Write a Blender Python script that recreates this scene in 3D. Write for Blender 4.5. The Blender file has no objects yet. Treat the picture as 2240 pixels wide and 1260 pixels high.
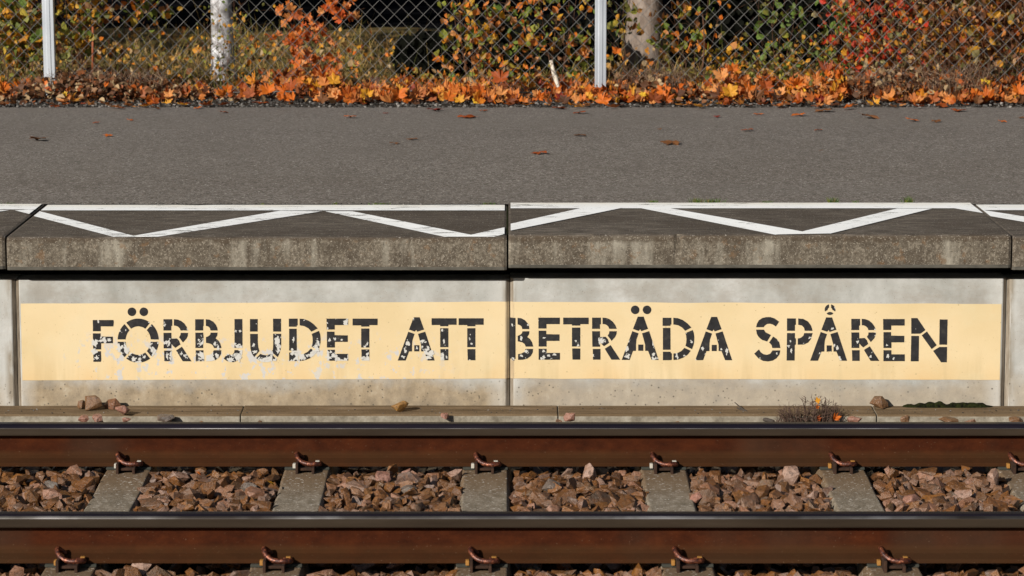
import bpy, bmesh, math, random
import numpy as np
from mathutils import Vector, Matrix, Euler, noise
R = math.radians
S = bpy.context.scene
COL = S.collection
random.seed(7)

# ---------------------------------------------------------------- camera
F, CH, CD, PT = 6756.0, 2.288, 11.11, R(8.392)      # focal length in photo pixels, height, distance, pitch
cam_d = bpy.data.cameras.new('camera'); cam = bpy.data.objects.new('camera', cam_d); COL.objects.link(cam)
cam.location = (0, -CD, CH); cam.rotation_euler = (R(90) - PT, 0, 0)
cam_d.sensor_width = 36; cam_d.lens = F / 2240 * 36; cam_d.shift_x = 8 / 2240
cam_d.clip_start = 0.1; cam_d.clip_end = 500
cam_d.dof.use_dof = True; cam_d.dof.focus_distance = 12.6; cam_d.dof.aperture_fstop = 9
S.camera = cam
# ---------------------------------------------------------------- light
SUN_E, SUN_A = 25.0, 38.0
w = bpy.data.worlds.new("World"); S.world = w; w.use_nodes = True
nt = w.node_tree; bg = nt.nodes['Background']
sky = nt.nodes.new('ShaderNodeTexSky'); sky.sky_type = 'NISHITA'; sky.sun_disc = False
sky.sun_elevation = R(SUN_E); sky.sun_rotation = R(180 + SUN_A)
nt.links.new(sky.outputs[0], bg.inputs[0]); bg.inputs[1].default_value = 0.05
sl = bpy.data.lights.new('sun', 'SUN'); sl.energy = 4.8; sl.angle = R(0.5); sl.color = (1.0, 0.955, 0.88)
so = bpy.data.objects.new('sun', sl); COL.objects.link(so)
LD = Vector((math.sin(R(SUN_A)) * math.cos(R(SUN_E)), math.cos(R(SUN_A)) * math.cos(R(SUN_E)), -math.sin(R(SUN_E))))
so.rotation_euler = LD.to_track_quat('-Z', 'Y').to_euler(); so.location = (-10, -14, 8)
S.view_settings.view_transform = 'Standard'; S.view_settings.look = 'None'
S.view_settings.exposure = 0.30; S.view_settings.gamma = 1.0

# ---------------------------------------------------------------- photo measuring
def ray(u, v):
    a = (u - 1112) / F; b = (630 - v) / F
    return Vector((a, math.cos(PT) + b * math.sin(PT), -math.sin(PT) + b * math.cos(PT)))
CP = Vector((0, -CD, CH))
def aty(u, v, y): r = ray(u, v); return CP + r * ((y + CD) / r.y)
def atz(u, v, z): r = ray(u, v); return CP + r * ((z - CH) / r.z)

# ---------------------------------------------------------------- helpers
def tag(o, label=None, cat=None, group=None, kind=None):
    if label: o['label'] = label
    if cat: o['category'] = cat
    if group: o['group'] = group
    if kind: o['kind'] = kind
    return o
def empty(name, loc, label=None, cat=None, group=None, rz=0):
    o = bpy.data.objects.new(name, None); COL.objects.link(o); o.location = loc; o.rotation_euler.z = rz
    o.empty_display_size = 0.05
    return tag(o, label, cat, group)
class MB:
    def __init__(s): s.v = []; s.f = []; s.m = []
    def add(s, vs, fs, mi=0):
        b = len(s.v); s.v += [tuple(p) for p in vs]; s.f += [tuple(b + i for i in f) for f in fs]; s.m += [mi] * len(fs)
    def box(s, x0, x1, y0, y1, z0, z1, mi=0):
        vs = [(x, y, z) for x in (x0, x1) for y in (y0, y1) for z in (z0, z1)]
        s.add(vs, [(0,1,3,2),(4,6,7,5),(0,4,5,1),(2,3,7,6),(0,2,6,4),(1,5,7,3)], mi)
    def tube(s, pts, rad, n=6, mi=0, cap=True):
        pts = [Vector(p) for p in pts]; N = len(pts)
        if not hasattr(rad, '__len__'): rad = [rad] * N
        up = Vector((0, 0, 1)); rings = []
        d0 = (pts[1] - pts[0]).normalized()
        if abs(d0.z) > .9: up = Vector((1, 0, 0))
        a = d0.cross(up).normalized()
        for i, p in enumerate(pts):
            d = (pts[min(i+1, N-1)] - pts[max(i-1, 0)]).normalized()
            a = (a - d * a.dot(d)).normalized(); b = d.cross(a)
            rings.append([p + (a * math.cos(t) + b * math.sin(t)) * rad[i] for t in [2*math.pi*k/n for k in range(n)]])
        vs = [q for r_ in rings for q in r_]; fs = []
        for i in range(N-1):
            for k in range(n):
                fs.append((i*n+k, i*n+(k+1)%n, (i+1)*n+(k+1)%n, (i+1)*n+k))
        if cap: fs.append(tuple(range(n))[::-1]); fs.append(tuple((N-1)*n+k for k in range(n)))
        s.add(vs, fs, mi)
    def prism(s, prof, x0, x1, mi=0):          # closed (y,z) profile swept along x
        n = len(prof); vs = [(x0, y, z) for y, z in prof] + [(x1, y, z) for y, z in prof]
        s.add(vs, [(i, (i+1)%n, n+(i+1)%n, n+i) for i in range(n)] + [tuple(range(n))[::-1], tuple(range(n, 2*n))], mi)
    def build(s, name, mats, parent=None, smooth=False, loc=None):
        me = bpy.data.meshes.new(name)
        vs = s.v
        if loc is not None: vs = [(a-loc[0], b-loc[1], c-loc[2]) for a, b, c in vs]
        me.from_pydata(vs, [], s.f)
        if not isinstance(mats, (list, tuple)): mats = [mats]
        for m in mats: me.materials.append(m)
        if len(mats) > 1: me.polygons.foreach_set('material_index', s.m)
        if smooth: me.polygons.foreach_set('use_smooth', [True] * len(s.f))
        me.update()
        o = bpy.data.objects.new(name, me); COL.objects.link(o)
        if loc is not None: o.location = loc
        if parent: o.parent = parent
        return o
def fixn(o):
    bm = bmesh.new(); bm.from_mesh(o.data); bmesh.ops.recalc_face_normals(bm, faces=bm.faces); bm.to_mesh(o.data); bm.free(); return o
def bevel(o, wdt, seg=2):
    m = o.modifiers.new('bevel', 'BEVEL'); m.width = wdt; m.segments = seg; m.limit_method = 'ANGLE'; m.angle_limit = R(35); return o
def copy_tree(o, parent=None):
    c = o.copy(); COL.objects.link(c); c.parent = parent
    for ch in list(o.children): copy_tree(ch, c)
    return c

# ---------------------------------------------------------------- materials
class Mat:
    def __init__(s, name, rough=0.9, spec=0.3, metal=0.0):
        s.m = bpy.data.materials.new(name); s.m.use_nodes = True; s.t = s.m.node_tree; s.N = s.t.nodes; s.L = s.t.links
        s.b = s.N['Principled BSDF']; s.b.inputs['Roughness'].default_value = rough
        s.b.inputs['Specular IOR Level'].default_value = spec; s.b.inputs['Metallic'].default_value = metal
        g = s.N.new('ShaderNodeNewGeometry'); s.geo = g; s.pos = g.outputs['Position']; s.c = None; s.h = None
        s.scl = {}
    def co(s, sx=1, sy=1, sz=1):
        if (sx, sy, sz) == (1, 1, 1): return s.pos
        if (sx, sy, sz) not in s.scl:
            n = s.N.new('ShaderNodeVectorMath'); n.operation = 'MULTIPLY'; s.L.new(s.pos, n.inputs[0]); n.inputs[1].default_value = (sx, sy, sz); s.scl[(sx, sy, sz)] = n.outputs[0]
        return s.scl[(sx, sy, sz)]
    def noise(s, scale, detail=4, rough=.6, st=(1,1,1), off=0):
        n = s.N.new('ShaderNodeTexNoise'); n.inputs['Scale'].default_value = scale; n.inputs['Detail'].default_value = detail; n.inputs['Roughness'].default_value = rough
        v = s.co(*st)
        if off:
            a = s.N.new('ShaderNodeVectorMath'); s.L.new(v, a.inputs[0]); a.inputs[1].default_value = (off, off*1.7, off*.6); v = a.outputs[0]
        s.L.new(v, n.inputs['Vector']); return n.outputs['Fac']
    def vor(s, scale, st=(1,1,1), feat='F1', out='Distance'):
        n = s.N.new('ShaderNodeTexVoronoi'); n.feature = feat; n.inputs['Scale'].default_value = scale; s.L.new(s.co(*st), n.inputs['Vector']); return n.outputs[out]
    def ramp(s, fac, stops, interp='LINEAR'):
        n = s.N.new('ShaderNodeValToRGB'); s.L.new(fac, n.inputs[0]); cr = n.color_ramp; cr.interpolation = interp
        while len(cr.elements) < len(stops): cr.elements.new(.5)
        for e, (p, c) in zip(cr.elements, stops):
            e.position = p; c = c if hasattr(c, '__len__') else (c, c, c); e.color = (*c[:3], 1)
        return n.outputs[0]
    def math(s, op, a, b=None, clamp=False):
        n = s.N.new('ShaderNodeMath'); n.operation = op; n.use_clamp = clamp
        for i, x in enumerate((a, b)):
            if x is None: continue
            if isinstance(x, (int, float)): n.inputs[i].default_value = x
            else: s.L.new(x, n.inputs[i])
        return n.outputs[0]
    def mix(s, fac, a, b, mode='MIX'):
        n = s.N.new('ShaderNodeMix'); n.data_type = 'RGBA'; n.blend_type = mode; n.clamp_factor = True
        if isinstance(fac, (int, float)): n.inputs[0].default_value = fac
        else: s.L.new(fac, n.inputs[0])
        for i, x in ((6, a), (7, b)):
            if isinstance(x, tuple): n.inputs[i].default_value = (*x[:3], 1)
            else: s.L.new(x, n.inputs[i])
        return n.outputs[2]
    def axis(s, k):
        n = s.N.new('ShaderNodeSeparateXYZ'); s.L.new(s.pos, n.inputs[0]); return n.outputs[k]
    def color(s, c):
        if isinstance(c, tuple): s.b.inputs['Base Color'].default_value = (*c[:3], 1)
        else: s.L.new(c, s.b.inputs['Base Color'])
        return s
    def bump(s, h, dist=.002, strength=1):
        n = s.N.new('ShaderNodeBump'); n.inputs['Distance'].default_value = dist; n.inputs['Strength'].default_value = strength
        s.L.new(h, n.inputs['Height']); s.L.new(n.outputs[0], s.b.inputs['Normal']); return s
    def rnd(s): return s.geo.outputs['Random Per Island']

# asphalt
m = Mat('asphalt', .88, .25)
gr = m.math('ADD', m.math('MULTIPLY', m.noise(95, 3, .75, (1,.75,1)), .6), m.math('MULTIPLY', m.noise(38, 4, .7, (1,.7,1), 2), .4))
c = m.ramp(gr, [(.36, (.062,.050,.040)), (.5, (.165,.142,.120)), (.62, (.34,.30,.265))])
c = m.mix(m.ramp(m.noise(1.1, 5, .6, (1,.8,1)), [(.35, 0), (.7, .4)]), c, (.115,.093,.074))
c = m.mix(m.ramp(m.noise(9, 4, .7, (1,.5,1), 8), [(.5, 0), (.75, .35)]), c, (.10,.085,.07))
c = m.mix(m.ramp(m.noise(75, 2, .5, off=5), [(.655, 0), (.70, .85)]), c, (.60,.56,.50))
c = m.mix(m.ramp(m.noise(70, 3, off=15), [(.33, .8), (.40, 0)]), c, (.04,.033,.028))
c = m.mix(m.ramp(m.math('MULTIPLY', m.math('SUBTRACT', m.axis(1), 3.2), .25, True), [(0, 0), (1, .3)]), c, (.135,.128,.13))  # cooler towards the far side: grazing-view sheen put into the colour
c = m.mix(m.ramp(m.noise(.8, 3, .5, (.35,1.6,1), 12), [(.5, 0), (.62, .3)]), c, (.165,.145,.125))
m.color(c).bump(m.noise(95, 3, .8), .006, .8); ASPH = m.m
# slab top/face, uses the surface direction to tell top from face (weathered differently)
def concrete_slab():
    m = Mat('weathered_concrete', .92, .25)
    nz = m.N.new('ShaderNodeSeparateXYZ'); m.L.new(m.geo.outputs['Normal'], nz.inputs[0])
    topf = m.ramp(nz.outputs[2], [(.55, 0), (.85, 1)])
    t = m.ramp(m.noise(20, 6, .75, (.45, 1.3, 1)), [(.33, (.042,.033,.025)), (.5, (.102,.082,.063)), (.68, (.18,.15,.12))])
    t = m.mix(m.ramp(m.noise(2.2, 5, .65, (1,1,1), 3), [(.38, .7), (.62, 0)]), t, (.058,.043,.031))
    t = m.mix(m.ramp(m.noise(120, 2, .5), [(.64, 0), (.70, .8)]), t, (.40,.36,.31))
    f = m.ramp(m.noise(62, 6, .85), [(.36, (.042,.032,.022)), (.5, (.118,.096,.070)), (.62, (.28,.24,.185))])
    ringy = m.ramp(m.vor(40, feat='F1'), [(.0, (.21,.18,.14)), (.24, (.16,.135,.105)), (.34, (.075,.06,.042)), (.6, (.12,.10,.075))])
    f = m.mix(.45, f, ringy)
    patches = m.ramp(m.noise(9, 5, .75, (1,1,1.0), 9), [(.40, .85), (.54, 0)])
    f = m.mix(patches, f, (.062,.048,.034))
    # pale run-off streaks
    st = m.noise(7.5, 4, .65, (1, 1, .16), 2)
    stf = m.ramp(st, [(.52, 0), (.66, .85)])
    f = m.mix(m.math('MULTIPLY', stf, m.ramp(m.noise(30, 3, .6, (1,1,.5)), [(.3, .35), (.7, 1)])), f, (.34,.31,.25))
    f = m.mix(m.ramp(m.noise(24, 3, .6, off=14), [(.60, 0), (.68, .5)]), f, (.16,.088,.04))
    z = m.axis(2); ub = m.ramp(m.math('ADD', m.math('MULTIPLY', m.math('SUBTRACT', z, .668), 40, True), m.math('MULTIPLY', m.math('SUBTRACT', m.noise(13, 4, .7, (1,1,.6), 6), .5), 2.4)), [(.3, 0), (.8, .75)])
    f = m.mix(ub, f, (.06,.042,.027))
    f = m.mix(m.ramp(m.noise(165, 3, .6), [(.57, 0), (.66, .6)]), f, (.34,.30,.24))
    f = m.mix(m.ramp(m.noise(110, 2, .5, off=3), [(.30, .6), (.36, 0)]), f, (.03,.024,.018))
    down = m.ramp(nz.outputs[2], [(0.0, 0), (1, 0)])
    m.color(m.mix(topf, f, t)).bump(m.noise(120, 5, .75), .004, .7); return m.m
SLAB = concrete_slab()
def mk_plain(name, c, rough=.9, spec=.3, metal=0): return Mat(name, rough, spec, metal).color(c).m
LIP = None
m = Mat('slab_lip_concrete', .95, .2); c = m.ramp(m.noise(30, 5, .7, (.4,1,1)), [(.3, (.06,.055,.045)), (.7, (.13,.12,.10))]); m.color(c); LIP = m.m
# white paint
m = Mat('white_line_paint', .75, .3)
c = m.ramp(m.noise(9, 4, .6), [(.3, (.88,.87,.84)), (.7, (.95,.95,.93))])
y_ = m.axis(1)
c = m.mix(m.math('MULTIPLY', m.ramp(m.math('MULTIPLY', m.math('SUBTRACT', y_, 1.95), 6.5, True), [(0, 0), (1, .8)]), m.ramp(m.noise(4, 3), [(.3, .3), (.7, 1)])), c, (.76,.68,.54))
we = m.math('ADD', m.noise(26, 5, .75, (.28, 1.5, 1)), m.math('MULTIPLY', m.noise(2.3, 2, off=21), .28))
we = m.math('SUBTRACT', we, m.math('MULTIPLY', m.math('MULTIPLY', m.axis(0), 2, True), .035))
c = m.mix(m.ramp(we, [(.725, 0), (.745, .95)]), c, (.10,.085,.07))
c = m.mix(m.ramp(m.noise(140, 2), [(.26, 1), (.31, 0)]), c, (.12,.10,.08))
m.color(c).bump(m.noise(90, 3), .0015, .5); WPAINT = m.m
# platform wall concrete
def wall_mat():
    m = Mat('wall_concrete', .88, .3)
    c = m.ramp(m.noise(5, 6, .65, (1, 1, .7)), [(.3, (.27,.265,.24)), (.5, (.37,.365,.34)), (.7, (.48,.475,.455))])
    c = m.mix(m.ramp(m.noise(8, 5, .7, (.7, 1, 1.3), 6), [(.38, .45), (.56, 0)]), c, (.25,.215,.175))
    z = m.axis(2)
    zz = m.math('ADD', m.math('MULTIPLY', z, -1), m.math('MULTIPLY', m.math('SUBTRACT', m.noise(2.4, 5, .7), .5), .22))
    low = m.ramp(m.math('ADD', m.math('MULTIPLY', zz, 4), .95, True), [(.42, 0), (.72, 1)])
    stain = m.ramp(m.noise(16, 6, .75, (1,1,.8), 4), [(.3, (.16,.115,.065)), (.55, (.30,.225,.135)), (.75, (.43,.36,.26))])
    c = m.mix(m.math('MULTIPLY', low, .85), c, stain)
    # wet dirt at the very foot
    ft = m.ramp(m.math('ADD', m.math('MULTIPLY', zz, 7), .55, True), [(.35, 0), (.8, 1)])
    c = m.mix(m.math('MULTIPLY', ft, m.ramp(m.noise(7, 4, .7, off=8), [(.45, 0), (.62, .75)])), c, (.15,.13,.105))
    spk = m.math('MULTIPLY', m.ramp(m.vor(48), [(.10, 1), (.22, 0)]), m.ramp(m.noise(6, 3, off=31), [(.42, 0), (.54, .85)]))
    rgt = m.math('MULTIPLY', m.axis(0), 4, True)
    c = m.mix(m.math('MULTIPLY', m.math('MULTIPLY', rgt, low), .38), c, (.38,.355,.31))
    ej = m.math('PINGPONG', m.math('ADD', m.axis(0), -.006), 1.0)
    c = m.mix(m.math('MULTIPLY', m.ramp(ej, [(.02, .7), (.10, 0)]), m.ramp(m.noise(9, 4, .6, (1,1,.3), 19), [(.35, .2), (.6, 1)])), c, (.50,.49,.46))
    c = m.mix(m.math('MULTIPLY', m.ramp(ej, [(.014, .8), (.035, 0)]), m.ramp(m.noise(14, 4, .6, (1,1,.3), 25), [(.45, 0), (.6, 1)])), c, (.20,.16,.11))
    c = m.mix(m.math('MULTIPLY', spk, m.math('ADD', low, .06, True)), c, (.07,.06,.045))
    c = m.mix(m.ramp(m.noise(170, 2), [(.26, .7), (.31, 0)]), c, (.12,.09,.06))
    m.color(c).bump(m.noise(60, 5, .7), .0015, .5); return m
WALL = wall_mat().m
m = Mat('joint_concrete', .9, .2)
c = m.ramp(m.noise(30, 5, .7, (1,1,.15)), [(.3, (.06,.045,.03)), (.5, (.19,.155,.115)), (.7, (.30,.26,.21))])
m.color(c); JOINT = m.m
# yellow paint
def ypaint(name, dirty):
    m = Mat(name, .7, .3)
    c = m.ramp(m.noise(3, 4, .55, (1,1,1.4)), [(.3, (.565,.435,.24)), (.6, (.62,.485,.285)), (.8, (.64,.505,.31))])
    x = m.axis(0); z = m.axis(2)
    lowz = m.math('MULTIPLY', m.math('SUBTRACT', .20, z), 9, True)
    c = m.mix(m.math('MULTIPLY', lowz, m.ramp(m.noise(4, 4, .6, (1,1,.35), 12), [(.4, 0), (.7, .65)])), c, (.60,.37,.15))
    # flaked, bluish-white undercoat on the lower left half
    reg = m.math('MULTIPLY', m.math('MULTIPLY', m.math('SUBTRACT', .31, z), 12, True), m.math('MULTIPLY', m.math('SUBTRACT', -.18, x), 4, True))
    fl = m.math('ADD', m.math('MULTIPLY', m.noise(24, 5, .65, (1,1,.75), 2), 1.0), m.math('MULTIPLY', m.noise(3.1, 3, .6, (1,1,.6), 7), .42))
    reg = m.math('MULTIPLY', reg, m.math('MULTIPLY', m.math('ADD', x, 1.86), 6, True))
    c = m.mix(m.math('MULTIPLY', m.ramp(fl, [(.765, 0), (.80, 1)]), reg), c, (.47,.455,.44))
    c = m.mix(m.ramp(m.noise(130, 2, off=4), [(.245, .8), (.28, 0)]), c, (.25,.16,.07))
    c = m.mix(m.math('MULTIPLY', m.math('MULTIPLY', m.math('SUBTRACT', .26, z), 6, True), m.ramp(m.noise(17, 4, .65, (1,1,.10), 40), [(.50, 0), (.66, .45)])), c, (.44,.33,.17))
    c = m.mix(m.ramp(m.noise(6, 5, .7, (1,1,1), 44), [(.52, 0), (.72, .35)]), c, (.58,.50,.32))
    c = m.mix(m.math('MULTIPLY', m.ramp(m.vor(21), [(.04, .7), (.08, 0)]), m.ramp(m.noise(2.5, 2, off=50), [(.45, 0), (.55, 1)])), c, (.34,.26,.14))
    if dirty: c = m.mix(m.ramp(m.noise(30, 4, .7, (1,1,.15)), [(.35, .9), (.65, .25)]), c, (.26,.19,.12))
    m.color(c).bump(m.noise(60, 4), .0008, .5); return m.m
YEL = ypaint('yellow_paint', 0); YELD = ypaint('dirty_yellow_paint', 1)
def lettermat():
    m = Mat('black_stencil_paint', .75, .18)
    c = m.ramp(m.noise(34, 5, .7), [(.3, (.013,.0125,.013)), (.55, (.023,.022,.023)), (.8, (.050,.046,.038))])
    x = m.axis(0); z = m.axis(2)
    lowz = m.math('MULTIPLY', m.math('SUBTRACT', .335, z), 6.0, True)
    left = m.math('ADD', m.math('MULTIPLY', m.math('SUBTRACT', -.05, x), 1.6, True), .42)
    thr = m.math('ADD', m.noise(30, 4, .6, (1,1,.8), 17), m.math('MULTIPLY', m.math('MULTIPLY', lowz, left), .125))
    c = m.mix(m.ramp(thr, [(.665, 0), (.675, 1)]), c, (.50,.485,.45))
    m.color(c).bump(m.noise(60, 4), .0008, .4); return m.m
LET = lettermat()
FLK = mk_plain('flaked_undercoat', (.50,.485,.45), .85)
# footing
m = Mat('footing_concrete', .92, .2)
nz = m.N.new('ShaderNodeSeparateXYZ'); m.L.new(m.geo.outputs['Normal'], nz.inputs[0])
t = m.ramp(m.noise(14, 6, .7, (.25,1.6,1)), [(.3, (.075,.047,.022)), (.55, (.145,.098,.054)), (.75, (.22,.16,.10))])
t = m.mix(m.ramp(m.noise(170, 2), [(.68, 0), (.74, .7)]), t, (.4,.35,.28))
f = m.ramp(m.noise(24, 6, .7), [(.3, (.13,.11,.08)), (.55, (.25,.22,.17)), (.75, (.36,.33,.27))])
m.color(m.mix(m.ramp(nz.outputs[2], [(.5, 0), (.8, 1)]), f, t)).bump(m.noise(110, 4), .003, .6); FOOT = m.m
# steel
m = Mat('rust_steel', .9, .06)
c = m.ramp(m.noise(16, 6, .75, (.6,1,1)), [(.3, (.024,.0066,.0028)), (.5, (.041,.0105,.0038)), (.70, (.062,.0158,.0050))])
c = m.mix(m.ramp(m.noise(1.6, 3, .5, (1,1,.1)), [(.54, 0), (.66, .6)]), c, (.040,.022,.013))
c = m.mix(m.math('MULTIPLY', m.ramp(m.axis(2), [(.035, .8), (.055, 0)]), m.ramp(m.noise(5, 3), [(.3, .6), (.7, 1)])), c, (.042,.019,.007))
c = m.mix(m.ramp(m.noise(160, 2), [(.70, 0), (.76, .5)]), c, (.2,.13,.08))
m.color(c).bump(m.noise(70, 5, .7), .002, .5); RUST = m.m
m = Mat('rail_head_side', .7, .15)
c = m.ramp(m.noise(9, 5, .6, (.25,1,2)), [(.3, (.020,.0125,.0070)), (.6, (.030,.020,.0120)), (.8, (.042,.030,.020))])
m.color(c).bump(m.noise(60, 4, .6, (.3,1,1)), .001, .5); HSIDE = m.m
m = Mat('dark_reflection_rail_top', .3, .03)
c = m.ramp(m.noise(12, 4, .6, (.1,3,1)), [(.3, (.006,.0055,.010)), (.7, (.014,.011,.016))]); m.color(c); HTOP = m.m  # dark reflection of the polished top painted as base colour
m = Mat('rail_gauge_corner', .38, .5, .9)
c = m.ramp(m.noise(5, 4, .6, (.5,1,1)), [(.35, (.05,.042,.036)), (.52, (.13,.12,.11)), (.68, (.36,.34,.33))]); m.color(c); HCOR = m.m  # worn metal corner with its bright glints put into the colour
m = Mat('rusty_clip_steel', .42, .6, .35)
c = m.ramp(m.noise(90, 5, .7), [(.34, (.018,.007,.006)), (.52, (.085,.022,.010)), (.66, (.34,.11,.05))]); m.color(c).bump(m.noise(220, 3), .0015, .9); CLIP = m.m
m = Mat('cast_shoulder_iron', .85, .25); m.color(m.ramp(m.noise(50, 5), [(.3, (.018,.009,.005)), (.7, (.048,.022,.012))])); SHO = m.m
m = Mat('rubber_pad', .85, .25); m.color(m.ramp(m.noise(50, 4), [(.3, (.03,.032,.026)), (.7, (.045,.043,.033))])); PAD = m.m
INS1 = mk_plain('pale_insulator', (.42,.39,.33), .6); INS2 = mk_plain('amber_insulator', (.30,.14,.03), .6)
m = Mat('sleeper_concrete', .9, .25)
c = m.ramp(m.noise(26, 6, .75, (1.4,.6,1)), [(.3, (.12,.098,.065)), (.5, (.205,.165,.118)), (.7, (.31,.265,.205))])
yy = m.axis(1)
def nearrail(y0, w): return m.ramp(m.math('MULTIPLY', m.math('ABSOLUTE', m.math('SUBTRACT', yy, y0)), 1/w, True), [(.35, .85), (1, 0)])
c = m.mix(nearrail(-.05, .50), c, (.14,.085,.042)); c = m.mix(nearrail(-1.56, .30), c, (.13,.078,.038))
c = m.mix(m.ramp(m.noise(110, 2, .5, (.7,1,1)), [(.63, 0), (.69, .9)]), c, (.52,.47,.40))
c = m.mix(m.ramp(m.noise(120, 3, off=4), [(.3, .7), (.38, 0)]), c, (.05,.04,.028))
m.color(c).bump(m.noise(130, 4, .7), .003, .8); SLP = m.m
def stone_mat(name, stops, stain=.55):
    m = Mat(name, .45, .55)
    c = m.ramp(m.rnd(), stops)
    c = m.mix(m.ramp(m.noise(34, 5, .7), [(.42, 0), (.60, stain)]), c, (.145,.052,.011))
    c = m.mix(m.ramp(m.noise(90, 4, .7, off=3), [(.35, .75), (.5, 0)]), c, (.045,.022,.010))
    c = m.mix(m.ramp(m.noise(170, 2, off=7), [(.62, 0), (.70, .4)]), c, (.38,.28,.22))
    m.color(c).bump(m.noise(75, 5, .75), .006, .9); return m.m
STONE = stone_mat('rusty_ballast_stone', [(0,(.055,.024,.008)),(.15,(.17,.063,.011)),(.28,(.07,.032,.010)),(.4,(.19,.075,.016)),(.5,(.09,.050,.020)),(.58,(.27,.135,.085)),(.66,(.13,.052,.011)),(.75,(.16,.115,.095)),(.83,(.22,.085,.013)),(.91,(.06,.035,.018)),(1,(.31,.19,.14))], .55)
STONE_PINK = stone_mat('pink_granite_stone', [(0,(.26,.115,.08)),(1,(.28,.14,.10))], .3)
STONE_PALE = stone_mat('pale_granite_stone', [(0,(.29,.175,.125)),(1,(.33,.21,.155))], .4)
STONE_BROWN = stone_mat('brown_stone', [(0,(.13,.062,.024)),(1,(.15,.075,.030))], .3)
STONE_OCHRE = stone_mat('ochre_stone', [(0,(.24,.12,.02)),(1,(.26,.13,.03))], .3)
STONE_GREY = stone_mat('grey_stone', [(0,(.12,.10,.085)),(1,(.14,.12,.10))], .3)
m = Mat('ballast_bed_dust', .95, .1); m.color(m.ramp(m.noise(60, 5, .7), [(.3, (.02,.011,.006)), (.7, (.07,.035,.018))])).bump(m.noise(50, 4), .01, 1); BED = m.m

def leafmat(name, stops, trans=.35, dark=.25):
    m = Mat(name, .62, .35)
    c = m.ramp(m.rnd(), stops)
    c = m.mix(m.ramp(m.noise(55, 4, .65), [(.45, 0), (.68, dark)]), c, (.10,.035,.012))
    m.color(c); t = m.N.new('ShaderNodeBsdfTranslucent'); m.L.new(c, t.inputs[0])
    mx = m.N.new('ShaderNodeMixShader'); mx.inputs[0].default_value = trans
    out = m.N['Material Output']; m.L.new(m.b.outputs[0], mx.inputs[1]); m.L.new(t.outputs[0], mx.inputs[2]); m.L.new(mx.outputs[0], out.inputs[0]); return m.m
ORG=(.60,.140,.009); RST=(.34,.066,.008); YEL_=(.64,.30,.02); PCH=(.66,.28,.085); BRN=(.20,.08,.028); DRD=(.22,.02,.012); RED=(.55,.035,.012); GRN=(.10,.17,.025); YGR=(.30,.30,.04); BEI=(.42,.30,.16); DBR=(.07,.03,.015); OLV=(.13,.12,.03)
LM = dict(
 litter=leafmat('orange_leaf_litter', [(0,BRN),(.12,DBR),(.22,RST),(.40,ORG),(.54,PCH),(.63,RST),(.74,PCH),(.84,YEL_),(.9,ORG),(.95,PCH),(1,DRD)]),
 dry=leafmat('dry_brown_leaves', [(0,DBR),(.3,BRN),(.55,DBR),(.75,BEI),(.85,BRN),(.95,RST),(1,ORG)], .15),
 yellowgreen=leafmat('yellow_green_leaves', [(0,GRN),(.25,OLV),(.45,YGR),(.6,YEL_),(.8,(.55,.24,.02)),(.92,BRN),(1,BEI)]),
 orange=leafmat('orange_leaves', [(0,RST),(.3,ORG),(.5,(.55,.09,.02)),(.75,PCH),(1,ORG)]),
 mixed=leafmat('mixed_leaves', [(0,GRN),(.18,YGR),(.32,GRN),(.45,YEL_),(.6,ORG),(.75,PCH),(.88,BRN),(1,BEI)]),
 red=leafmat('red_leaves', [(0,RED),(.3,(.40,.035,.010)),(.45,ORG),(.6,RED),(.7,BRN),(.8,YEL_),(.88,BEI),(1,GRN)]),
 green=leafmat('green_leaves', [(0,GRN),(.5,(.14,.21,.04)),(.75,OLV),(1,YGR)]),
 brownmix=leafmat('brown_mixed_leaves', [(0,DBR),(.3,BRN),(.5,RST),(.62,YEL_),(.74,OLV),(.86,BEI),(1,ORG)]),
 crown=leafmat('crown_leaves', [(0,GRN),(.5,YGR),(1,YEL_)]))
SINGLE = {k: leafmat('single_'+k, [(0, c), (1, c)], .3, .4) for k, c in dict(orange=ORG, rust=RST, yellow=(.75,.47,.03), peach=PCH, brown=BRN, darkred=DRD, amber=YEL_, cream=BEI).items()}
m = Mat('bark_brown', .9, .2); m.color(m.ramp(m.noise(40, 5, .7, (1,1,.2)), [(.3, (.05,.024,.014)), (.7, (.14,.07,.04))])); TWIG = m.m
m = Mat('dry_stalk', .9, .2); m.color(m.ramp(m.rnd(), [(0, (.05,.028,.02)), (.6, (.12,.07,.045)), (1, (.34,.23,.14))])); STALK = m.m
m = Mat('birch_bark', .85, .25)
c = m.ramp(m.noise(11, 5, .6, (1,1,1.0)), [(.33, (.10,.09,.085)), (.46, (.30,.285,.28)), (.58, (.56,.55,.56)), (.7, (.66,.65,.66))])
m.color(c).bump(m.noise(30, 4), .006, .6); BIRCH = m.m
m = Mat('grey_bark', .9, .2)
c = m.ramp(m.noise(10, 6, .7, (2,2,.5)), [(.3, (.09,.065,.05)), (.55, (.20,.155,.125)), (.8, (.33,.28,.24))])
m.color(c).bump(m.noise(30, 5), .012, .8); GBARK = m.m
m = Mat('galvanised_post', .42, .5, .55)
c = m.ramp(m.noise(5, 5, .6, (1,1,.5)), [(.3, (.42,.45,.50)), (.7, (.56,.59,.63))]); m.color(c); POST = m.m
m = Mat('galvanised_wire', .6, .35, .1); m.color((.165,.16,.152)); WIRE = m.m
m = Mat('grass_blades', .75, .3); m.color(m.ramp(m.rnd(), [(0,(.045,.055,.010)),(.25,(.13,.115,.022)),(.5,(.27,.17,.055)),(.7,(.16,.08,.02)),(.85,(.36,.23,.09)),(1,(.20,.17,.03))])); GRASS = m.m
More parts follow.
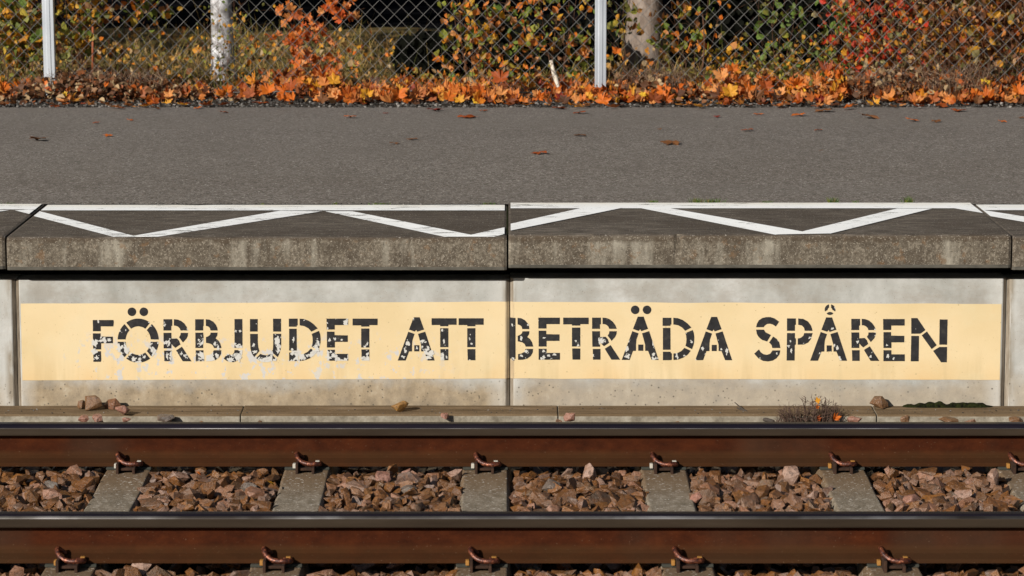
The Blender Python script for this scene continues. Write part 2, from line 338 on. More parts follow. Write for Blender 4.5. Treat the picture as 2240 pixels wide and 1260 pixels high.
m = Mat('weed_green', .7, .3); m.color(m.ramp(m.rnd(), [(0,(.02,.05,.006)),(.6,(.07,.13,.015)),(1,(.12,.07,.02))])); WEED = m.m
m = Mat('moss', .95, .1); m.color(m.ramp(m.noise(70, 4), [(.35,(.004,.004,.002)),(.7,(.022,.026,.006))])).bump(m.noise(90,4), .01, 1); MOSS = m.m
m = Mat('verge_soil', .95, .15)
c = m.ramp(m.noise(40, 6, .7), [(.3, (.02,.016,.012)), (.6, (.055,.045,.035)), (.8, (.11,.10,.09))])
m.color(c).bump(m.noise(60, 5), .012, 1); SOIL = m.m
m = Mat('turf', .95, .15); m.color(m.ramp(m.noise(7, 6, .7), [(.3, (.03,.03,.008)), (.55, (.13,.085,.025)), (.75, (.24,.14,.045))])).bump(m.noise(30,5), .03, 1); TURF = m.m
m = Mat('road_asphalt', 1.0, 0.0); m.color(m.ramp(m.noise(5, 6, .7, (.3,1,1)), [(.3, (.003,.003,.0035)), (.7, (.010,.0095,.0105))])); ROAD = m.m

# ---------------------------------------------------------------- setting
ZP = 0.702; YF = 1.044; YB = 2.110; YA = 6.85; YW = 1.145; YFEN = 7.476
def sheet(name, x0, x1, y0, y1, z, mat, nx=1, ny=1, amp=0, fr=1.0, kind='structure'):
    b = MB(); vs = []; 
    for j in range(ny+1):
        for i in range(nx+1):
            x = x0+(x1-x0)*i/nx; y = y0+(y1-y0)*j/ny
            zz = z + (noise.noise((x*fr, y*fr, 3.1))*amp if amp else 0)
            vs.append((x, y, zz))
    b.add(vs, [(j*(nx+1)+i, j*(nx+1)+i+1, (j+1)*(nx+1)+i+1, (j+1)*(nx+1)+i) for j in range(ny) for i in range(nx)])
    return tag(b.build(name, mat, smooth=amp > 0), kind=kind)
# asphalt platform: slab of asphalt with a ragged far edge
b = MB(); n = 400; top = []; 
for i in range(n+1):
    x = -14+28*i/n; top.append((x, YA+.03*noise.noise((x*5, 1, 0))+.02*noise.noise((x*21, 4, 0)), ZP+.001))
near = [(p[0], YB+.004, ZP+.001) for p in top]
far_lo = [(p[0], p[1]+.012, ZP-.03) for p in top]
b.add(near+top+far_lo, [(i, i+1, n+2+i, n+1+i) for i in range(n)] + [(n+1+i, n+2+i, 2*n+3+i, 2*n+2+i) for i in range(n)])
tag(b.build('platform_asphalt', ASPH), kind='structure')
sheet('platform_fill', -14, 14, 1.9, 7.2, .5, SOIL)
b = MB(); b.box(-14, 14, 1.88, 1.9, -.2, .5); b.box(-14, 14, YW+.1, 1.88, -.2, .30); tag(b.build('platform_core', SOIL), kind='structure')
sheet('verge', -14, 14, 6.6, 8.3, ZP-.006, SOIL, 260, 16, .012, 7)
sheet('grass_bank', -16, 16, 8.1, 14.2, ZP-.012, TURF, 160, 40, .05, 1.5)
sheet('road', -60, 60, 14.0, 90, ZP-.03, ROAD, 1, 1)
sheet('ground', -300, 300, -300, 300, -.75, SOIL)
# ballast bed
b = MB(); X0, X1, Y0, Y1 = -7.0, 7.0, -3.6, 1.25; nx, ny = 280, 98
RY = (0.0, -1.507)
def bed_z(x, y):
    z = -.048
    for r in RY:
        d = abs(y-r)
        if d < .085: z = min(z, -.070)
    if y > .1: z = min(z, -.065)
    if -1.42 < y < -.07: z += .010
    return z + .008*noise.noise((x*6, y*6, 0))
vs = []
for j in range(ny+1):
    for i in range(nx+1):
        x = X0+(X1-X0)*i/nx; y = Y0+(Y1-Y0)*j/ny; vs.append((x, y, bed_z(x, y)-.012))
b.add(vs, [(j*(nx+1)+i, j*(nx+1)+i+1, (j+1)*(nx+1)+i+1, (j+1)*(nx+1)+i) for j in range(ny) for i in range(nx)])
tag(b.build('ballast_bed', BED, smooth=True), kind='structure')

# ---------------------------------------------------------------- rocks
def hull(rng, n=13, sx=1, sy=1, sz=1, cube=1.0):
    bm = bmesh.new()
    for _ in range(n):
        v = Vector((rng.gauss(0,1), rng.gauss(0,1), rng.gauss(0,1))).normalized()
        k = max(abs(v.x), abs(v.y), abs(v.z)); v = v*(1+cube*(.3375/k-.45+.1))*rng.uniform(.82, 1.08)
        bm.verts.new((v.x*sx, v.y*sy, v.z*sz))
    r_ = bmesh.ops.convex_hull(bm, input=bm.verts)
    junk = [g for g in r_['geom_interior'] if isinstance(g, bmesh.types.BMVert)]
    bmesh.ops.delete(bm, geom=junk, context='VERTS')
    bm.verts.ensure_lookup_table(); bm.verts.index_update()
    vs = np.array([v.co[:] for v in bm.verts]); fs = [tuple(v.index for v in f.verts) for f in bm.faces]; bm.free(); return vs, fs
rng = random.Random(3)
ROCKS = [hull(rng, rng.randint(9, 14), 1, rng.uniform(.6, .95), rng.uniform(.5, .85)) for _ in range(26)]
SLX = [-1.383+.65*k for k in range(-5, 11)]
def on_sleeper(x, y, mgn=0):
    return any(abs(x-s) < .088+mgn for s in SLX) and -2.05 < y < .52
b = MB(); rng = random.Random(11)
def put_rock(b, x, y, z, s, rg):
    vs, fs = ROCKS[rg.randrange(len(ROCKS))]
    M = np.array(Euler((rg.gauss(0, .5), rg.gauss(0, .5), rg.uniform(0, 6.28))).to_matrix())
    b.add((vs*s*np.array((1.12, 1.0, .95))) @ M.T + np.array((x, y, z)), fs)
step = .033
y = -2.3
while y < .95:
    x = -3.0
    dense = -2.1 < y < 0.0
    while x < 3.0:
        px, py = x+rng.uniform(-.014, .014), y+rng.uniform(-.014, .014)
        x += step if dense else step*1.25
        if on_sleeper(px, py, .012): 
            continue
        under = any(abs(py-r) < .095 for r in RY)
        s = rng.uniform(.018, .036)*(1.55 if rng.random() < .30 else 1)
        if rng.random() < .10: s *= .5
        z = bed_z(px, py) + rng.uniform(-.006, .018) - max(0, s-.036)*.5
        side = min(abs(px-q) for q in SLX)
        if not under and dense and side > .15 and rng.random() < .25: z += rng.uniform(.004, .02)
        if under: z -= .01
        put_rock(b, px, py, z, s, rng)
    y += step if dense else step*1.25
for _ in range(2600):
    px = rng.uniform(3, 6.5)*rng.choice((-1, 1)); py = rng.uniform(-2.4, .9)
    if not on_sleeper(px, py, .012): put_rock(b, px, py, bed_z(px, py)+rng.uniform(-.01, .012), rng.uniform(.02, .035), rng)
tag(b.build('ballast', STONE), 'rust-brown crushed stone ballast filling the track between the concrete sleepers', 'ballast', kind='stuff')

def stone(name, u, v, wpx, hpx, z, mat, label, seed, ydep=None, flat=.8):
    """a single loose stone whose lower front touches the surface at height z seen at (u, v)"""
    rg = random.Random(seed); p = atz(u, v, z) if ydep is None else aty(u, v, ydep)
    d = p.y+CD; q_ = .88 if (ydep or 9) < .95 else 1.0; sx = wpx/2*d/F*q_; sz = hpx/2*d/F*q_
    vs, fs = hull(rg, 17, 1, .8, .8, .0); vs = vs-(vs.max(axis=0)+vs.min(axis=0))/2; vs = vs/np.abs(vs).max(axis=0)*1.05; vs = vs*np.array((sx, max(sx, sz)*flat, sz))
    a = rg.uniform(-.3, .3); M = np.array(Euler((0, a*.5, 0)).to_matrix()); vs = vs @ M.T
    vs[:, 2] -= vs[:, 2].min()
    bm = MB(); bm.add(vs, fs); o = bm.build(name, mat); bevel(o, min(sx, sz)*.10, 2)
    o.location = (p.x, p.y+max(sx, sz)*flat*.5, p.z-.003)
    return tag(o, label, 'stone', 'loose stones and ballast')
ZL = -.003
stone('loose_stone', 180, 895, 24, 21, ZL, STONE_BROWN, 'small dull brown stone, leftmost of three lying against the wall foot', 21)
stone('loose_stone', 205, 898, 38, 32, ZL, STONE_BROWN, 'tall peaked brown stone in the middle of three against the wall foot', 22)
stone('loose_stone', 246, 895, 40, 25, ZL, stone_mat('dark_brown_stone', [(0,(.13,.05,.02)),(1,(.15,.06,.025))], .2), 'dark rust brown sloping stone, rightmost of three against the wall foot', 23)
stone('loose_stone', 268, 908, 34, 24, ZL, STONE_PINK, 'pink triangular stone lying flat on the footing below three brown stones', 24)
stone('loose_stone', 183, 925, 28, 20, -.05, STONE_PINK, 'left of two pink stones showing just above the far rail', 25, .86)
stone('loose_stone', 213, 925, 28, 22, -.05, STONE_PINK, 'right of two pink stones showing just above the far rail', 26, .86)
stone('loose_stone', 277, 924, 22, 14, -.05, STONE_PINK, 'small pink stone just below the pink triangular stone, above the far rail', 27, .84)
stone('loose_stone', 362, 921, 44, 18, ZL, STONE_GREY, 'flat grey mossy stone on the footing right of the pink stones', 28, .93)
stone('loose_stone', 875, 902, 40, 24, ZL, STONE_OCHRE, 'ochre stone lying alone on the footing below the words', 33)
stone('loose_stone', 973, 917, 22, 17, ZL, STONE_PINK, 'small round pink stone on the footing right of the ochre stone', 34, .94)
stone('loose_stone', 1246, 923, 30, 24, -.04, STONE_PINK, 'pointed reddish stone showing above the far rail near the footing joint', 35, .86)
stone('loose_stone', 1923, 894, 40, 28, ZL, STONE_BROWN, 'blocky brown stone against the wall foot between dry weed and moss', 36)
stone('loose_stone', 1870, 926, 38, 20, -.05, STONE_PINK, 'pinkish stone above the far rail just right of the dry weed', 37, .87)
stone('loose_stone', 1980, 926, 26, 22, -.05, STONE_BROWN, 'small reddish stone above the far rail below the moss strip', 38, .87)
stone('loose_stone', 2075, 927, 50, 18, -.05, STONE_BROWN, 'long low reddish stone above the far rail at the right', 39, .87)
stone('loose_stone', 2225, 926, 40, 16, -.05, STONE_BROWN, 'reddish stone above the far rail at the right edge', 40, .87)
PB = [(1289,1062,34,50,'pale','pale upright stone standing out of the ballast right of the middle sleeper'),
 (1730,1066,38,46,'pale','pale pink blocky stone standing proud in the ballast left of the fifth sleeper'),
 (2172,1075,28,50,'pale','tall narrow pale stone leaning beside the sleeper at the right edge'),
 (305,1262,54,36,'pale','large pale pinkish stone in front of the near rail at the bottom left'),
 (404,1055,46,28,'grey','rounded grey brown stone on the ballast just right of the leftmost far clip'),
 (838,1066,36,34,'pink','pinkish stone on the ballast left of the middle sleeper'),
 (201,1055,18,26,'pale','small pale pointed stone left of the leftmost sleeper top'),
 (170,1048,30,24,'pink','pink flat-topped stone on the ballast near the left edge'),
 (890,1052,26,28,'pink','upright pinkish stone under the far rail left of the middle sleeper'),
 (1995,1112,40,32,'pink','angular pink and rust stone just above the near rail, right of the fifth sleeper'),
 (110,1085,40,36,'grey','dark grey angular stone in the ballast left of the leftmost sleeper'),
 (545,1090,40,34,'grey','grey pointed stone between the first and second sleepers'),
 (895,1085,36,24,'grey','grey lilac stone between second and third sleepers'),
 (1210,1085,50,34,'grey','grey pink broad stone just right of the middle sleeper'),
 (1525,1102,34,26,'pink','pink stone beside the right edge of the fourth sleeper'),
 (1930,1253,46,26,'pale','pale pink stone in the ballast before the near rail, right of the rightmost near clip')]
MM = dict(pale=STONE_PALE, pink=STONE_PINK, grey=STONE_GREY)
for i, (u, v, wd, ht, k, lab) in enumerate(PB):
    stone('ballast_stone', u, v, wd, ht, -.035 if v < 1200 else -.04, MM[k], lab, 60+i)

# ---------------------------------------------------------------- rails
def rail(yc, label):
    e = empty('rail', (0, yc, 0), label, 'rail', 'rails of the track')
    L0, L1 = -8, 8
    hw, H = .0355, .150
    b = MB()
    # head profile: top, corners, sides, underside
    prof = []; 
    for k in range(0, 7): t = k/6; prof.append((-.012-.012*0-(hw-.012-.002)*0 - .0 + (-.010)*0, 0)) if False else None
    left = [(-.014, H), (-.024, H-.0012), (-.0305, H-.0045), (-.0338, H-.009), (-.0352, H-.0130), (-.0358, H-.0155), (-.0360, H-.038), (-.0345, H-.0415), (-.012, H-.047)]
    right = [(-y, z) for y, z in left[::-1]]
    P = left+right; n = len(P)
    vs = [(L0, y, z) for y, z in P]+[(L1, y, z) for y, z in P]
    for i in range(n):
        j = (i+1) % n
        zc = (P[i][1]+P[j][1])/2
        mi = 0
        if i == n-1 or P[i][1] > H-.006 and P[i][0] > 0: mi = 1
        elif i in ((0, 1, 2, 3) if yc > -1 else (0, 1)): mi = 1
        elif i in ((4,) if yc > -1 else (2, 3)): mi = 2
        b.add([vs[i], vs[j], vs[n+j], vs[n+i]], [(0, 1, 2, 3)], mi)
    b.add([vs[i] for i in range(n)], [tuple(range(n))], 0); b.add([vs[n+i] for i in range(n)], [tuple(range(n))[::-1]], 0)
    fixn(b.build('rail_head', [HSIDE, HTOP, HCOR], e))
    b = MB()
    h = [(-.0075, H-.0455), (-.0072, .075), (-.009, .045), (-.015, .034), (-.028, .0245), (-.0625, .0125), (-.0645, .0105), (-.0645, .0005)]
    b.prism(h+[(-y, z) for y, z in h[::-1]], L0, L1)
    fixn(b.build('rail_web_and_foot', RUST, e))
rail(0.0, 'far steel rail, nearer the platform wall, rust brown web under a dark worn head')
rail(-1.507, 'near steel rail at the bottom of the picture, rust brown web and grey head')

# ---------------------------------------------------------------- sleepers
sl_mb = MB()
ys = [-2.005, -1.9, -1.30, -1.12, -.38, -.20, .40, .495]
def top_z(y): return -.011 if (y < -1.25 or y > -.25) else -.022
def sect(y):
    zt = top_z(y); 
    return [(-.135, y, -.23), (-.086, y, zt-.012), (-.078, y, zt), (.078, y, zt), (.086, y, zt-.012), (.135, y, -.23)]
vs = []; fs = []
for y in ys: vs += sect(y)
for i in range(len(ys)-1):
    for k in range(6): fs.append((i*6+k, i*6+(k+1)%6, (i+1)*6+(k+1)%6, (i+1)*6+k))
fs.append((0,1,2,3,4,5)); q = (len(ys)-1)*6; fs.append(tuple(q+k for k in (5,4,3,2,1,0)))
sl_mb.add(vs, fs)
proto = empty('concrete_sleeper', (0, 0, 0))
fixn(bevel(sl_mb.build('sleeper_body', SLP, proto), .004, 2))
def smooth_path(P, n=5):
    P = [Vector(p) for p in P]; out = []
    for i in range(len(P)-1):
        p0 = P[max(i-1, 0)]; p1 = P[i]; p2 = P[i+1]; p3 = P[min(i+2, len(P)-1)]
        for k in range(n):
            t = k/n; out.append(.5*((2*p1)+(-p0+p2)*t+(2*p0-5*p1+4*p2-p3)*t*t+(-p0+3*p1-3*p2+p3)*t**3))
    out.append(P[-1]); return out
CLIPP = [(-.018,-.036,.026), (-.030,-.044,.038), (-.039,-.056,.047), (-.039,-.072,.043), (-.031,-.088,.031), (-.014,-.100,.021), (.008,-.106,.017), (.028,-.106,.017), (.043,-.097,.015), (.047,-.082,.013), (.040,-.070,.013), (.020,-.068,.013)]
INSUL = []
for r in RY:
    b = MB(); pts = smooth_path([(x, y+r, z) for x, y, z in CLIPP]); b.tube(pts, [.0074+.0014*math.sin(math.pi*i/len(pts)) for i in range(len(pts))], 10)
    b.build('rail_clip', CLIP, proto, smooth=True)
    b = MB(); y0 = r-.146; y1 = r-.070
    b.box(-.028, .021, y0+.012, y1, -.001, .008)
    b.box(-.038, -.028, y0, y1, -.012, .026); b.box(.021, .031, y0, y1, -.012, .0105)
    b.add([(-.028, y1-.012, .009), (-.028, y1, .009), (-.028, y1-.012, .0255), (-.028, y1, .0255), (-.004, y1-.012, .009), (-.004, y1, .009)], [(0,1,3,2), (0,2,4), (1,5,3), (2,3,5,4), (0,4,5,1)])
    fixn(bevel(b.build('clip_shoulder', SHO, proto), .0015, 1))
    b = MB(); b.box(-.082, .082, r-.078, r+.078, -.0105, -.0005); bevel(b.build('rail_pad', PAD, proto), .002, 1)
    b = MB(); b.box(-.052, -.040, r-.085, r-.062, -.003, .014); b.box(-.040, .040, r-.069, r-.0655, -.003, .009)
    b.box(.030, .046, r-.078, r-.060, .020, .0235)
    INSUL.append(bevel(b.build('insulator', INS1, proto), .002, 1))
SL_LAB = {-1: 'concrete sleeper at the left edge, its clip out of sight', 0: 'leftmost concrete sleeper with its clips in sight', 1: 'second concrete sleeper from the left, leaning to the centre', 2: 'middle concrete sleeper, running straight away, under the wall joint',
 3: 'fourth concrete sleeper, right of the middle one', 4: 'fifth concrete sleeper with a chipped black nick on its right', 5: 'concrete sleeper cut off by the right edge'}
for k in range(-3, 8):
    o = proto if k == -3 else copy_tree(proto)
    o.location = (-1.383+.65*k, 0, 0); 
    lab = SL_LAB.get(k, 'concrete sleeper outside the picture to the ' + ('left' if k < 0 else 'right'))
    tag(o, lab, 'sleeper', 'concrete sleepers under the rails')
    ins = sorted([c for c in o.children if c.name.startswith('insulator')], key=lambda c: c.name)
    for j, c in enumerate(ins):
        c.rotation_euler.z = 0
        if j == 1 or k >= 4:
            c.data = c.data.copy(); c.data.materials[0] = INS2
    for c in o.children:
        if c.name.startswith('rail_clip'):
            c.location.x = random.uniform(-.004, .004); c.location.z = random.uniform(-.001, .001)

# ---------------------------------------------------------------- platform edge slabs
def clipx(poly, xa, xb):
    def half(P, f, inter):
        out = []
        for i in range(len(P)):
            a, c = P[i], P[(i+1) % len(P)]
            if f(a): out.append(a)
            if f(a) != f(c): out.append(inter(a, c))
        return out
    def it(xx): return lambda a, c: (xx, a[1]+(c[1]-a[1])*(xx-a[0])/(c[0]-a[0]))
    P = half(poly, lambda p: p[0] >= xa, it(xa)) if poly else []
    return half(P, lambda p: p[0] <= xb, it(xb)) if P else []
def W(u, v, z=ZP): p = atz(u, v, z); return (p.x, max(p.y, YF+.004))
V1 = [[W(77,459.5), W(301,517), W(246,520), W(32,462)], [W(706,462), W(341,520), W(291,516), W(613,461)]]
V2 = [[W(770,462), W(1033,514), W(973,520), W(710,462)], [W(1363,459), W(1080,518), W(1029,514), W(1275,459)]]
V3 = [[W(1463,459.5), W(1760,512), W(1696,517), W(1399,459.5)], [W(2039,461), W(1816,516), W(1752,512), W(1962,461)]]
def fill(V): return [(V[0][1]), V[1][1], V[0][2]]
tri = [[V[0][2], V[0][1], V[1][2], V[1][1]] for V in (V1, V2, V3)]
per = V2[0][1][0]-V1[0][1][0]
sh = lambda P, d: [(x+d, y) for x, y in P]
arms = V1+V2+V3+[sh(p, -per) for p in V1]+[sh(p, per) for p in V3]+[sh(p, -2*per) for p in V1]+[sh(p, 2*per) for p in V3]
tips = tri+[sh(tri[0], -per), sh(tri[2], per), sh(tri[0], -2*per), sh(tri[2], 2*per)]
def slab(x0, x1, dz, label):
    g = .0035; z = ZP+dz
    e = empty('platform_edge_slab', ((x0+x1)/2, YF, .568+dz), label, 'platform edge slab', 'concrete slabs along the platform edge')
    L = (e.location.x, e.location.y, e.location.z)
    b = MB()
    prof = [(YF+.006, .568+dz), (YF+.003, .570+dz), (YF-.0005, .5825+dz), (YF, .5835+dz), (YF, z-.020), (YF+.0018, z-.011), (YF+.006, z-.005), (YF+.013, z-.0012), (YF+.02, z), (YB, z), (YB, .568+dz)]
    n = len(prof); K = 150
    xs = [x0+g] + [x0+g+.010] + [x0+g+.010+(x1-x0-2*g-.020)*k/K for k in range(1, K)] + [x1-g-.010, x1-g]
    vs = []
    for i, x in enumerate(xs):
        edge = i in (0, len(xs)-1)
        for j, (y, zz) in enumerate(prof):
            jx = .0016*noise.noise((x*9, j*3.0, x0)) if 2 <= j <= 8 else 0
            chip = .016*max(0, noise.noise((x*14, 5, x0))+.4*noise.noise((x*41, 9, x0))-.42) if 4 <= j <= 7 else 0
            yy = y+jx+(.006 if edge and j < 9 else 0)+chip
            z2 = zz-(.003 if edge and j >= 5 and j <= 9 else 0)-chip
            vs.append((x, yy, z2))
    fs = []; mi = []
    b2 = MB()
    for i in range(len(xs)-1):
        for j in range(n):
            q = (i*n+j, i*n+(j+1)%n, (i+1)*n+(j+1)%n, (i+1)*n+j)
            fs.append(q); mi.append(1 if j in (0, 1) else 0)
    fs.append(tuple(range(n))[::-1]); fs.append(tuple((len(xs)-1)*n+k for k in range(n))); mi += [0, 0]
    b.v = vs; b.f = fs; b.m = mi
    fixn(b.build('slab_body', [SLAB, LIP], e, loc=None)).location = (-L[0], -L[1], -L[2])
    b = MB(); zz = z+.0025
    def poly(P, dz_=0):
        P = clipx(P, x0+g+.009, x1-g-.009)
        if len(P) >= 3:
            # subdivide across depth so it can dip over the rounded edge
            b.add([(x, max(y, YF+.008), zz+dz_-(.003 if y < YF+.015 else 0)) for x, y in P], [tuple(range(len(P)))])
    poly([(x0, 1.903), (x1, 1.903), (x1, 2.100), (x0, 2.100)])
    for k, P in enumerate(arms): poly(P, .0006+.0004*(k % 2))
    for P in tips: poly(P, .0016)
    if b.v:
        o = fixn(b.build('white_painted_line', WPAINT, e)); o.location = (-L[0], -L[1], -L[2])
        for p in o.data.polygons:
            if p.normal.z < 0: p.flip()
SX = [-4.0, -1.996, -.003, 2.0, 4.0]
slab(SX[0]-2, SX[0], .001, 'platform edge slab outside the picture to the left')
slab(SX[0], SX[1], .001, 'sliver of grey platform edge slab at the left edge of the photo')
slab(SX[1], SX[2], -.003, 'brown grey platform edge slab left of the middle joint, over the first two words')
slab(SX[2], SX[3], .006, 'brown grey platform edge slab right of the mossy middle joint, sitting a little higher')
slab(SX[3], SX[4], -.002, 'sliver of brown platform edge slab at the right edge of the photo')
slab(SX[4], SX[4]+2, .001, 'platform edge slab outside the picture to the right')

# ---------------------------------------------------------------- platform wall panels
JX = [-4.01, -1.978, .006, 2.0, 4.0]; CW, CDP = .0145, .012
def panel(x0, x1, label, vtop=611):
    e = empty('platform_wall_panel', ((x0+x1)/2, YW, -.1), label, 'concrete wall panel', 'concrete panels of the platform wall')
    g = .0016; b = MB(); z0, z1 = -.12, aty(1112, vtop, YW).z
    pr = [(x0+g, YW+CDP), (x0+CW, YW+.002), (x0+CW+.004, YW), (x1-CW-.004, YW), (x1-CW, YW+.002), (x1-g, YW+CDP), (x1-g, YW+.16), (x0+g, YW+.16)]
    n = len(pr); vs = [(x, y, z0) for x, y in pr]+[(x, y, z1) for x, y in pr]
    for i in range(n):
        j = (i+1) % n; b.add([vs[i], vs[j], vs[n+j], vs[n+i]], [(0, 1, 2, 3)], 1 if i in (0, 4) else 0)
    b.add([vs[i] for i in range(n)], [tuple(range(n))]); b.add([vs[n+i] for i in range(n)], [tuple(range(n))])
    o = fixn(b.build('panel_face', [WALL, JOINT], e)); L = e.location; o.location = (-L[0], -L[1], -L[2])
panel(JX[0]-2, JX[0], 'platform wall panel outside the picture to the left')
panel(JX[0], JX[1], 'sliver of grey concrete wall panel left of the yellow band')
panel(JX[1], JX[2], 'pale grey concrete wall panel under the first two words', 612.5)
panel(JX[2], JX[3], 'pale grey concrete wall panel under the last two words, speckled below', 608.5)
panel(JX[3], JX[4], 'sliver of grey concrete wall panel right of the yellow band')
panel(JX[4], JX[4]+2, 'platform wall panel outside the picture to the right')

# ---------------------------------------------------------------- painted notice
sign = empty('painted_warning_notice', (0, YW, .09), 'cream yellow painted band with black stencil words FÖRBJUDET ATT BETRÄDA SPÅREN', 'painted notice')
SL = Vector(sign.location)
def wy(x, eps): 
    d = abs(x-JX[2])
    return YW-eps+(CDP*(1-d/CW) if d < CW else 0)
def finish(o): o.location = -SL; return o
b = MB()
def bandpt(u, vtop, vbot, x=None):
    t = aty(u, vtop, YW); q = aty(u, vbot, YW); return t, q
def strip(b, xa, za0, za1, xb, zb0, zb1, eps, K=1, mi=0, jit=0):
    vs = []
    for k in range(K+1):
        t = k/K; x = xa+(xb-xa)*t
        lo = za0+(zb0-za0)*t+jit*noise.noise((x*7, 1, 0)); hi = za1+(zb1-za1)*t+jit*noise.noise((x*5, 8, 0))
        y = wy(x, eps); vs += [(x, y, lo), (x, y, hi)]
    b.add(vs, [(2*k, 2*k+2, 2*k+3, 2*k+1) for k in range(K)], mi)
def zz(v): return aty(1112, v, YW).z
xl = aty(46, 700, YW).x; xr = aty(2190, 700, YW).x
strip(b, xl, zz(832), zz(664), JX[2]-CW-.005, zz(828), zz(660), .0012, 60, 0, .0022)
strip(b, JX[2]-CW-.005, zz(828), zz(660), JX[2]-.002, zz(828), zz(660), .0012, 3, 1)
strip(b, JX[2]+.002, zz(828), zz(660), JX[2]+CW+.003, zz(828), zz(660), .0012, 3, 1)
strip(b, JX[2]+CW+.003, zz(828), zz(660), xr, zz(831), zz(665), .0012, 60, 0, .0022)
finish(b.build('yellow_background', [YEL, YELD], sign))
def gl_A(ox, oy, region_origin):
    P = [[(245,0),(335,0),(403,188),(298,222),(282,192),(262,220),(172,190)], [(162,222),(258,255),(225,350),(218,430),(218,523),(172,525),(120,663),(0,663)], [(252,428),(330,428),(330,523),(252,523)], [(310,255),(420,222),(565,663),(458,663),(402,523),(358,523),(358,430)]]
    return place(P, ox, oy, region_origin)
def place(P, ox, oy, ro): return [[(ro[0]+(x+ox)/7, ro[1]+(y+oy)/7) for x, y in p] for p in P]
Rg = {1:(190,660), 2:(510,660), 3:(860,660), 4:(1170,660), 5:(1400,660), 6:(1640,655), 7:(1850,660)}
G = {}
G['R'] = [[(0,0),(135,0),(135,100),(120,104),(120,172),(0,172)], [(160,0),(215,4),(270,25),(320,65),(355,115),(378,172),(262,172),(250,140),(225,115),(195,102),(160,98)],
 [(265,208),(378,208),(372,255),(350,300),(298,356),(238,275),(258,245)], [(0,208),(121,208),(122,298),(208,293),(240,330),(260,385),(182,438),(150,410),(122,375),(122,446),(4,446)],
 [(10,480),(128,480),(128,644),(14,644)], [(193,477),(283,420),(430,644),(296,644)]]
G['B'] = [[(0,0),(130,0),(130,100),(122,104),(122,172),(0,172)], [(163,0),(215,5),(275,35),(318,85),(338,130),(343,172),(235,172),(225,135),(200,112),(163,100)],
 [(2,205),(122,205),(128,265),(130,365),(122,370),(122,440),(4,440)], [(237,205),(343,205),(338,250),(312,292),(355,325),(385,375),(402,440),(288,440),(270,400),(235,375),(165,360),(165,275),(205,258),(230,235)],
 [(8,475),(126,475),(130,550),(138,560),(138,644),(8,644)], [(285,475),(400,475),(395,530),(365,585),(310,625),(250,640),(170,644),(170,555),(225,545),(265,520)]]
G['F'] = [[(0,0),(316,0),(322,30),(314,98),(122,98),(122,172),(3,172)], [(0,204),(120,204),(120,252),(308,255),(308,355),(128,358),(128,450),(6,450)], [(8,478),(126,478),(130,620),(120,640),(10,640)]]
G['D'] = [[(0,0),(135,0),(135,100),(120,110),(120,124),(0,124)], [(5,155),(120,155),(122,490),(5,490)], [(5,520),(125,520),(126,540),(142,545),(142,640),(130,650),(5,650)],
 [(165,0),(230,5),(310,35),(380,85),(442,150),(345,200),(300,150),(235,115),(165,103)], [(462,187),(480,240),(487,300),(484,370),(470,430),(450,482),(350,432),(362,385),(366,330),(362,280),(350,235)],
 [(335,460),(432,505),(385,565),(315,612),(240,640),(167,648),(167,548),(230,540),(290,508)]]
G['E'] = [[(0,0),(330,0),(330,100),(125,100),(125,167),(2,167)], [(5,200),(122,200),(122,253),(325,257),(325,357),(127,357),(127,443),(5,443)], [(5,477),(127,477),(127,540),(332,540),(332,645),(5,645)]]
G['T'] = [[(0,0),(383,0),(383,100),(257,100),(257,122),(132,122),(132,104),(0,104)], [(132,152),(257,152),(257,443),(132,443)], [(135,472),(257,472),(257,643),(140,643)]]
G['U'] = [[(257,265),(375,265),(375,457),(257,457)], [(610,260),(733,260),(733,457),(612,457)], [(260,492),(377,492),(377,620),(385,700),(402,755),(320,848),(285,790),(265,720),(260,620)],
 [(345,875),(415,797),(460,815),(510,820),(550,810),(583,795),(655,872),(600,905),(540,925),(470,925),(400,908)], [(612,490),(735,490),(735,660),(725,740),(700,810),(682,848),(590,772),(608,730),(613,660)]]
G['J'] = [[(20,265),(140,265),(143,707),(20,707)], [(20,740),(143,740),(138,800),(112,862),(60,905),(10,925),(-50,925),(-100,905),(-145,870),(-85,790),(-40,815),(-5,805),(13,780)]]
G['S'] = [[(98,425),(110,370),(140,320),(190,285),(250,270),(320,270),(380,290),(450,340),(400,415),(360,388),(310,372),(265,375),(230,400),(212,425)], [(95,462),(218,462),(240,500),(325,545),(265,645),(190,620),(140,580),(110,530)],
 [(358,567),(410,600),(450,650),(470,743),(345,743),(335,700),(297,660)], [(140,765),(165,805),(210,838),(265,848),(315,830),(348,780),(467,780),(455,840),(410,900),(350,937),(280,950),(200,940),(130,900),(68,830)]]
G['P'] = [[(0,0),(137,0),(137,95),(122,100),(122,190),(0,190)], [(0,225),(122,225),(122,305),(137,305),(137,400),(120,405),(117,645),(-6,645)], [(172,0),(250,8),(320,45),(370,110),(392,190),(272,190),(262,145),(230,110),(172,97)], [(265,225),(392,225),(370,310),(325,370),(260,400),(165,403),(165,308),(215,295),(250,265)]]
G['N'] = [[(1003,250),(1097,250),(1220,432),(1148,487),(1128,490),(1003,490)], [(1003,523),(1122,523),(1117,912),(995,912)], [(1243,455),(1393,665),(1315,725),(1163,515)], [(1438,270),(1560,272),(1552,657),(1432,657)], [(1415,705),(1435,692),(1552,692),(1548,927),(1460,927),(1337,752)]]
